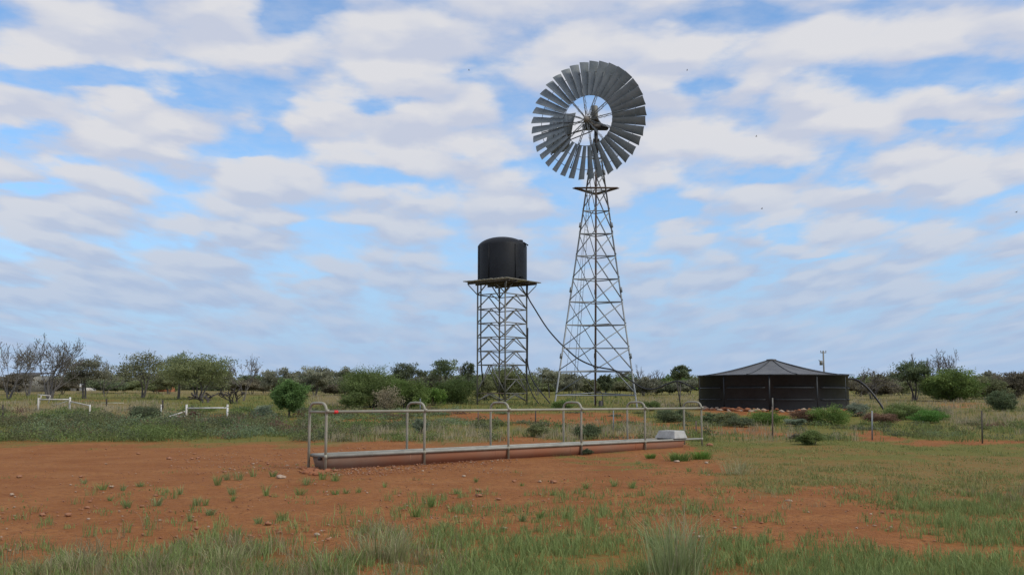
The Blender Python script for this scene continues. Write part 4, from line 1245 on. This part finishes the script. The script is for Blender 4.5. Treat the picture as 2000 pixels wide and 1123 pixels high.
bare(1203, 86, 731, 20, 'slender bare sapling behind the right of the windmill', stems=2, lev=4)
leafy(1328, 72, 709, 34, C_DARK, 'tall thin trunked tree with a small round crown left of the round tank', cb=.5, thick=.6, stems=1, clumps=20, nl=110, open_=.2)
# ---- right
bare(1703, 66, 722, 84, 'brown leafless bush tree behind the arching pipe', stems=6, lev=5, pal=C_BROWN, fine=.8)
leafy(1675, 80, 741, 54, C_BROWN, 'low brown scrub right of the round tank', cb=.1, stems=3, clumps=24, nl=120, name='scrub_tree')
leafy(1720, 78, 742, 60, C_BROWN, 'dull brown scrub tree behind the brown leafless bush tree', cb=.1, stems=3, clumps=24, nl=130, name='scrub_tree')
leafy(1760, 82, 742, 56, C_OLIVE, 'low olive scrub left of the dark topped tree', cb=.1, stems=3, clumps=24, nl=120, name='scrub_tree')
leafy(1785, 62, 705, 66, C_DARK, 'dark topped tree on a bare trunk at right', cb=.46, stems=2, clumps=30, nl=110, open_=.25, bark=barkd)
bare(1788, 64, 690, 60, 'bare twigs standing above the dark topped tree', stems=3, lev=5)
bare(1832, 64, 683, 70, 'tall bare branches between the dark topped tree and the round green tree', stems=3, lev=6, base_r=.018)
bare(1868, 66, 684, 56, 'tall bare branches over the round green tree', stems=3, lev=6, base_r=.018)
leafy(1860, 61, 720, 86, C_GREEN, 'big round dull green tree at right', cb=.05, stems=4, clumps=60, nl=200)
leafy(1824, 70, 735, 50, C_OLIVE, 'olive tree behind the left of the big round green tree', cb=.1, stems=3, clumps=26, nl=140)
leafy(1925, 66, 737, 70, C_OLIVE, 'wide olive tree right of the big round green tree', cb=.05, stems=4, clumps=44, nl=170)
leafy(1985, 68, 725, 66, C_BROWN, 'brown olive tree at the right edge of the picture', cb=.1, stems=4, clumps=40, nl=150)
bush(1960, 806, 758, 50, C_DARK, 'dark green round shrub in pale grass near the right edge', 47, clumps=34, nl=170)

# far scrub: individual copies of a few kinds
def far_trees():
    protos = []
    for i, pal in enumerate((C_OLIVE, C_DARK, C_GREY, C_GREEN, C_OLIVE)):
        r = rg_()
        tr, cr = tree_geo(3.0, 4.2, r, pal, cb=.0, stems=3, clumps=34, nl=70, leaf=.15)
        protos.append((tr.mesh('trunk', smooth=True), cr.mesh('crown', colour=True)))
    r = np.random.default_rng(9)
    first = {}
    for i in range(190):
        px = -160 + i * 2320 / 190 + r.uniform(-8, 8)
        D = r.uniform(112, 175)
        p = at(px, 770, D); p[2] = terr(D) - .2
        yt = r.uniform(726, 746)
        h = at(px, yt, D)[2] - p[2]
        k = r.integers(0, 5)
        o = bpy.data.objects.new('scrub_tree', None); o.location = [float(a) for a in p]
        s = h / 3.0
        o.scale = (s * r.uniform(.9, 1.4), s * r.uniform(.9, 1.3), s); o.rotation_euler = (0, 0, r.uniform(0, 6.28))
        link(o); tag(o, 'small blurred scrub tree in the distant line along the horizon', 'tree', 'distant scrub along the horizon')
        if k not in first:
            a = bpy.data.objects.new('trunk', protos[k][0]); a.data.materials.append(barkd)
            b = bpy.data.objects.new('crown', protos[k][1]); b.data.materials.append(leafm)
            first[k] = (a, b)
        else:
            a, b = first[k][0].copy(), first[k][1].copy()
        link(a, o); link(b, o)
far_trees()

# ---- shrubs in the middle distance
for (px, yb, yt, w, pal, lab, cl) in (
    (1622, 829, 789, 78, C_GREEN, 'green leafy shrub against the right part of the round tank', 44),
    (1562, 828, 800, 56, C_RUST, 'rust brown shrub in front of the round tank', 30),
    (1556, 832, 815, 40, C_SAGE, 'low blue green shrub in front of the rust brown shrub', 20),
    (1498, 829, 800, 70, C_GREEN, 'green shrub behind the rusty picket before the round tank', 36),
    (1420, 830, 803, 48, C_OLIVE, 'grey green shrub in front of the left part of the round tank', 26),
    (1448, 833, 814, 46, C_DARK, 'dark low shrub left of the green shrub before the round tank', 20),
    (1388, 829, 806, 40, C_DARK, 'dark shrub at the left corner of the round tank', 20),
    (1312, 823, 795, 70, C_DARK, 'dark green low shrub behind the last trough spans', 30),
    (1272, 802, 783, 42, C_GREEN, 'small green shrub on grass left of the hose prop', 20),
    (1768, 818, 788, 78, C_GREEN, 'green shrub mound right of the arching pipe', 36),
    (1720, 828, 803, 66, C_RUST, 'brown dry shrub at the foot of the arching pipe', 30),
    (1676, 812, 785, 44, C_SAGE, 'pale sage shrub beside the right side of the round tank', 24),
    (1815, 825, 798, 64, C_BRIGHT, 'bright green leafy mound right of the green shrub mound', 30),
    (1586, 868, 842, 52, C_GREEN, 'green weed shrub in the grass below the round tank', 30),
    (1556, 862, 846, 30, C_BROWN, 'small brown weed left of the green weed shrub', 14),
    (286, 822, 790, 60, C_DARK, 'dark green shrub left of the thin white post', 36),
    (515, 822, 790, 44, C_SAGE, 'grey sage shrub left of the bright ball crowned tree', 26),
    (378, 818, 803, 26, C_RUST, 'small rust shrub at the left white post of the strainer frame', 12),
    (405, 834, 815, 24, C_TAN, 'pale straw clump below the white strainer frame', 12),
    (820, 846, 815, 26, C_SAGE, 'silvery shrub seen behind the second trough hoop', 16),
    (1055, 852, 822, 44, C_OLIVE, 'olive weed shrub behind the trough near the short dark picket', 22),
    (1150, 856, 826, 56, C_DARK, 'dark weed shrub behind the fourth trough span', 26),
    (1100, 800, 778, 44, C_GREEN, 'green shrub at the left foot of the windmill', 20),
    (1147, 886.5, 877, 22, C_DARK, 'tiny dark shrub growing against the trough wall', 12)):
    D = gp(px, yb)[1]
    bush(px, yb, yt, w, pal, lab, clumps=cl, nl=130, name='shrub', leaf=max(.02, D / F * 1.15), twig=False, stems=4)

# ---- herb ground cover, grasses (stuff)
def scatter(n, px0, px1, py0, py1, rng):
    """random ground points seen in a window of the picture, on the terrain"""
    px = rng.uniform(px0, px1, n); py = rng.uniform(py0, py1, n)
    Yt = np.concatenate([np.linspace(4, 60, 900), np.linspace(60.2, 130, 300)])
    w = Yt * CT + (terr(Yt) - H) * ST; v = -Yt * ST + (terr(Yt) - H) * CT
    pyt = CY - F * v / w
    o = np.argsort(pyt)
    Y = np.interp(py, pyt[o], Yt[o])
    X = (px - CX) / F * (Y * CT + (terr(Y) - H) * ST)
    return np.stack([X, Y, terr(Y)], 1), px, py

def build_herbs():
    rng = np.random.default_rng(31)
    g = G()
    # dense low herb band left and behind the trough
    P, px, py = scatter(3600, -500, 1000, 800, 862, rng)
    P2, px2, py2 = scatter(1700, 1000, 2500, 800, 860, rng)
    P = np.concatenate([P, P2]); px = np.concatenate([px, px2]); py = np.concatenate([py, py2])
    gz, dz, n, m = zone(P[:, 0], P[:, 1])
    left = sstep(640, 480, px) if False else 1 - sstep(500, 1050, px)
    dens = gz * (.25 + .75 * left) * sstep(.38, .55, n * .6 + m * .4)
    hue = fbm(P[:, 0] * .35, P[:, 1] * .22, 44)
    rt = (np.hypot(P[:, 0] - RT_X, P[:, 1] - RT_Y) > RT_R + .9) & ~((np.abs(P[:, 0] - RT_X * .95) < RT_R + .1) & (P[:, 1] > 39) & (P[:, 1] < RT_Y))
    keep = (rng.random(len(P)) < dens * 1.15 * (1 - .85 * (dz > .5))) & rt & ~((np.abs(px - 563) < 24) & (py > 797) & (py < 836))
    for p, l, nn, mm, dd, hu in zip(P[keep], left[keep], n[keep], m[keep], dz[keep], hue[keep]):
        s = p[1] / 34
        hh = rng.uniform(.14, .38) * (.55 + .6 * l) * (1.0 + .5 * (mm > .55))
        ww = rng.uniform(.25, .6)
        hh *= .45 + 1.1 * float(fbm(np.array([p[0] * .55]), np.array([p[1] * .4]), 61)[0])
        if p[1] > 39.5: hh *= .5
        u = np.clip((hu - .25) * 2 + rng.normal() * .12, 0, 1)
        pal = C_GREEN if u < .40 else C_DARK if u < .55 else ((.12, .135, .05), (.19, .20, .085)) if u < .80 else C_RUST if u < .86 else ((.13, .19, .09), (.21, .27, .13))
        k = int(150)
        a = rng.normal(size=(k, 3)) * [ww * .45, ww * .45, hh * .38]
        pts = p + a; pts[:, 2] = p[2] + np.abs(a[:, 2]) + .01
        g.leaves(pts, .034 * s, cols(pal, 1, rng, .6) * (1 + .12 * rng.normal(size=(k, 1))).clip(.5, 1.6), rng)
    stuff('herb_cover', g, leafm, 'dense low green and brown herbs covering the middle ground', 'ground cover')

def tufts(g, P, nb, hgt, wid, spread, pal, rng, bend=(.15, .7)):
    for p in P:
        k = int(rng.uniform(.6, 1.4) * nb)
        h0 = rng.uniform(*hgt)
        b = np.tile(p, (k, 1)); b[:, :2] += rng.normal(size=(k, 2)) * spread * rng.uniform(.5, 1.3)
        h = h0 * rng.uniform(.45, 1.1, k)
        g.blades(b - [0, 0, .01], h, wid * rng.uniform(.6, 1.3, k), rng.uniform(*bend, k), cols(pal, k, rng, .8) * rng.uniform(.85, 1.15), rng)

def build_grass():
    rng = np.random.default_rng(12)
    g, gd = G(), G()
    # foreground
    P, px, py = scatter(16000, -600, 2600, 960, 1290, rng)
    gz, dz, n, m = zone(P[:, 0], P[:, 1])
    keep = rng.random(len(P)) < gz ** 1.2 * sstep(.30, .58, m * .75 + n * .25) * 1.3
    P, dz, n, m = P[keep], dz[keep], n[keep], m[keep]
    dry = rng.random(len(P)) < dz * .75
    far = np.clip(P[:, 1] / 9, 1, 2)
    tufts(g, P[~dry], 15, (.05, .19), .0075, .05, C_GRASS, rng)
    tufts(gd, P[dry], 13, (.08, .26), .0065, .06, ((.18, .165, .075), (.33, .29, .16)), rng)
    # right hand side, low sward
    P, px, py = scatter(14000, 1250, 2700, 850, 1010, rng)
    P2, px2, py2 = scatter(3500, -600, 1400, 838, 1000, rng)
    P = np.concatenate([P, P2])
    gz, dz, n, m = zone(P[:, 0], P[:, 1])
    keep = rng.random(len(P)) < gz ** 1.4 * sstep(.38, .6, m * .7 + n * .3)
    P, dz = P[keep], dz[keep]
    dry = rng.random(len(P)) < dz * .6
    tufts(g, P[~dry], 11, (.02, .075), .013, .13, ((.15, .175, .048), (.24, .265, .09)), rng)
    tufts(gd, P[dry], 9, (.05, .16), .013, .09, ((.18, .185, .06), (.29, .28, .11)), rng)
    # tall pale grass and green swards beyond
    P, px, py = scatter(9000, -400, 2500, 766, 862, rng)
    gz, dz, n, m = zone(P[:, 0], P[:, 1])
    keep = rng.random(len(P)) < gz * sstep(.25, .5, n)
    keep &= (np.hypot(P[:, 0] - RT_X, P[:, 1] - RT_Y) > RT_R + .9) & ~((np.abs(P[:, 0] - RT_X * .95) < RT_R + .1) & (P[:, 1] > 38) & (P[:, 1] < RT_Y))
    P, dz = P[keep], dz[keep]
    dry = rng.random(len(P)) < dz * .85
    near = P[:, 1] < 50
    for sel, sc_ in ((near, 1.), (~near, 1.7)):
        tufts(gd, P[dry & sel], 20, (.14, .40), .013 * sc_, .16 * sc_, ((.24, .21, .12), (.40, .35, .23)), rng, (.05, .45))
        tufts(g, P[~dry & sel], 9, (.1, .28), .026 * sc_, .16 * sc_, ((.12, .155, .042), (.21, .24, .08)), rng, (.1, .6))
    stuff('green_grass', g, grassm, 'short green grass growing in patches over the red earth', 'grass')
    stuff('dry_grass', gd, grassm, 'pale dry grass scattered through the green patches', 'grass')
build_herbs()
build_grass()

# ---- tufts on the bare soil: each one a thing
def tuft_thing(px, yb, yt, wpx, pal, label, group=None, nb=60, name='grass_tuft', wid=.008, straw=0, lean=(.1, .7)):
    p = gp(px, yb); s = p[1] / F
    rng = rg_()
    h = (yb - yt) * s; w = wpx * s
    g = G()
    b = np.tile(p, (nb, 1)); b[:, :2] += rng.normal(size=(nb, 2)) * w * .16
    ang = np.arctan2(b[:, 1] - p[1], b[:, 0] - p[0]) + rng.normal(size=nb) * .5
    g.blades(b - [0, 0, .01], h * rng.uniform(.4, 1.12, nb), np.full(nb, wid), rng.uniform(*lean, nb) * min(1.2, .5 * w / h + .35), cols(pal, nb, rng), rng, ang)
    if straw:
        b = np.tile(p, (straw, 1)); b[:, :2] += rng.normal(size=(straw, 2)) * w * .2
        g.blades(b - [0, 0, .01], h * rng.uniform(.6, 1.25, straw), np.full(straw, wid * .8), rng.uniform(.05, .5, straw), cols(C_STRAW, straw, rng), rng)
    return solo(name, g, grassm, p, label, 'grass', group, False, True)
GT = 'small grass tufts on the bare red soil'
LT = 'small green grass tuft on the bare red soil of the foreground'
TF = [(164, 943, 930, 14), (200, 955, 936, 30), (240, 957, 941, 12), (273, 949, 938, 16), (326, 960, 950, 12), (352, 964, 944, 13), (306, 986, 962, 24),
      (248, 990, 972, 16), (216, 976, 966, 12), (371, 1016, 997, 14), (385, 985, 966, 18), (401, 985, 970, 12), (410, 1004, 989, 20), (454, 977, 962, 12), (425, 946, 922, 16), (443, 936, 918, 16),
      (456, 964, 946, 26), (467, 936, 914, 24), (495, 930, 908, 14), (520, 967, 940, 12), (533, 930, 916, 18), (586, 965, 947, 26), (600, 945, 926, 24), (550, 1014, 992, 24), (505, 1020, 1006, 16),
      (460, 1054, 1024, 22), (630, 935, 917, 20), (655, 938, 920, 24), (655, 964, 952, 18), (676, 962, 950, 14), (700, 960, 950, 14), (752, 951, 938, 12), (842, 988, 952, 18), (812, 1007, 984, 24),
      (893, 962, 950, 16), (1200, 948, 930, 20), (1235, 952, 934, 16), (1147, 952, 938, 20), (1105, 1010, 985, 24), (1055, 1010, 990, 18), (1346, 920, 910, 12), (1375, 924, 908, 30), (1020, 1016, 996, 18),
      (1290, 972, 952, 60), (785, 993, 984, 14), (930, 940, 930, 10), (1020, 948, 940, 14), (1080, 965, 955, 20), (870, 1028, 1010, 34), (1180, 1000, 984, 26), (1245, 905, 897, 12)]
for (px, yb, yt, w) in TF:
    if (px, yb) == (306, 986): lab, gq = 'largest green tuft on the red soil at left, standing alone', None
    elif (px, yb) == (842, 988): lab, gq = 'tall narrow green tuft on the red soil in the picture centre', None
    elif (px, yb) == (1290, 972): lab, gq = 'wide spreading green tuft on red soil right of centre', None
    else: lab, gq = LT, GT
    tuft_thing(px, yb, yt - 3, w, ((.13, .19, .055), (.25, .31, .12)), lab, gq, 52 if w > 15 else 30, wid=.007, lean=(.25, 1.4))
for (px, yb, yt, w, nb, lab) in ((1328, 899, 877, 52, 420, 'bright green grass mound right of the trough front'), (1370, 896, 874, 44, 360, 'bright green grass mound by the last trough hoop'), (1271, 894, 881, 22, 160, 'small green mound in front of the fifth trough hoop')):
    tuft_thing(px, yb, yt, w, ((.12, .20, .045), (.21, .30, .085)), lab, None, nb, 'grass_mound', .011, lean=(.2, 1.2))
tuft_thing(1322, 1132, 982, 140, ((.18, .24, .085), (.34, .38, .18)), 'tall grey green grass tussock with pale straw stems at bottom right of centre', None, 330, 'grass_tussock', .006, 34, (.1, .95))
for (px, yb, yt, w, lab) in ((735, 1088, 1018, 110, 'pale dry tussock left of centre at the edge of the grass'), (775, 1095, 1028, 60, 'green and straw tussock beside the pale dry tussock'),
                             (150, 1112, 1062, 120, 'straw coloured tussock near the bottom left corner'), (440, 1110, 1050, 120, 'feathery straw tussock at the bottom left of the foreground'),
                             (640, 1118, 1060, 110, 'green tussock at the bottom left of centre'), (70, 1125, 1085, 90, 'low straw tussock in the bottom left corner'), (300, 1120, 1066, 120, 'wide green tussock at the bottom left'),
                             (1440, 925, 888, 80, 'pale dry grass clump right of the trough on olive ground')):
    tuft_thing(px, yb, yt, w, ((.20, .23, .09), (.37, .36, .18)) if ('straw' in lab or 'pale' in lab) else C_GRASS, lab, None, 150, 'grass_tussock', .006, 14, (.2, 1.1))

# ---- stones
def build_stones():
    rng = np.random.default_rng(55)
    SL = [(158, 931, 9, 0), (38, 931, 12, 0), (218, 951, 10, 1), (138, 947, 6, 1), (176, 979, 8, 0), (278, 989, 10, 0), (172, 1014, 8, 1), (82, 1006, 16, 0), (134, 1006, 14, 0), (548, 933, 20, 1), (934, 958, 12, 0),
          (936, 968, 14, 0), (973, 975, 11, 0), (1004, 940, 10, 0), (1082, 941, 14, 0), (985, 1032, 11, 1), (906, 930, 8, 1), (330, 896, 12, 0), (375, 896, 8, 0), (495, 906, 6, 1), (387, 895, 10, 0), (270, 886, 8, 0), (1322, 902, 12, 1),
          (779, 968, 8, 0), (830, 982, 6, 1), (23, 966, 10, 1), (1380, 904, 10, 1), (1385, 870, 14, 0)]
    for (px, py, s, k) in SL:
        p = gp(px, py); r = s / 2 * p[1] / F
        g = G(); rock(g, p + [0, 0, r * .2], (r * 1.1, r, r * .5), rng, 2)
        solo('rock', g, stone if k else stoner, p, ('pale' if k else 'red brown') + ' fist sized rock lying loose on the red soil', 'rock', ('pale' if k else 'red brown') + ' rocks on the red soil')
    g, g2 = G(), G()
    P, px, py = scatter(4200, -300, 2000, 868, 1110, rng)
    P2, px2, py2 = scatter(2600, 330, 1000, 874, 925, rng)
    P3, px3, py3 = scatter(3000, 640, 1010, 884, 930, rng)
    yl = 919 - (px3 - 640) * .088
    P3 = P3[(py3 > yl - 3) & (py3 < yl + 14 + rng.normal(size=len(yl)) * 4)]
    P = np.concatenate([P, P2, P3])
    gz, dz, n, m = zone(P[:, 0], P[:, 1])
    m[-len(P3):] += .4
    keep = (gz < .55) & (rng.random(len(P)) < sstep(.35, .6, m))
    for i, p in enumerate(P[keep]):
        r = rng.uniform(.005, .019) * (1 + (rng.random() < .06))
        rock(g if i % 6 else g2, p + [0, 0, r * .1], (r * rng.uniform(1, 1.6), r, r * .6), rng, 1)
    stuff('red_gravel', g, stoner, 'loose red brown gravel scattered over the bare soil', 'gravel', False)
    stuff('pale_gravel', g2, stone, 'loose pale pebbles scattered over the bare soil', 'gravel', False)
    # broken concrete footing at the near end of the trough
    c = gp(606, 921)
    g = G()
    for k in range(26):
        q = gp(rng.uniform(588, 648), rng.uniform(914, 927)); r = rng.uniform(.03, .10)
        rock(g, q + [0, 0, .0], (r * 1.3, r, r * .6), rng, 2)
    stuff('earth_clods', g, redsoil, 'crumbling red earth clods at the near end of the trough', 'rubble', False)
build_stones()
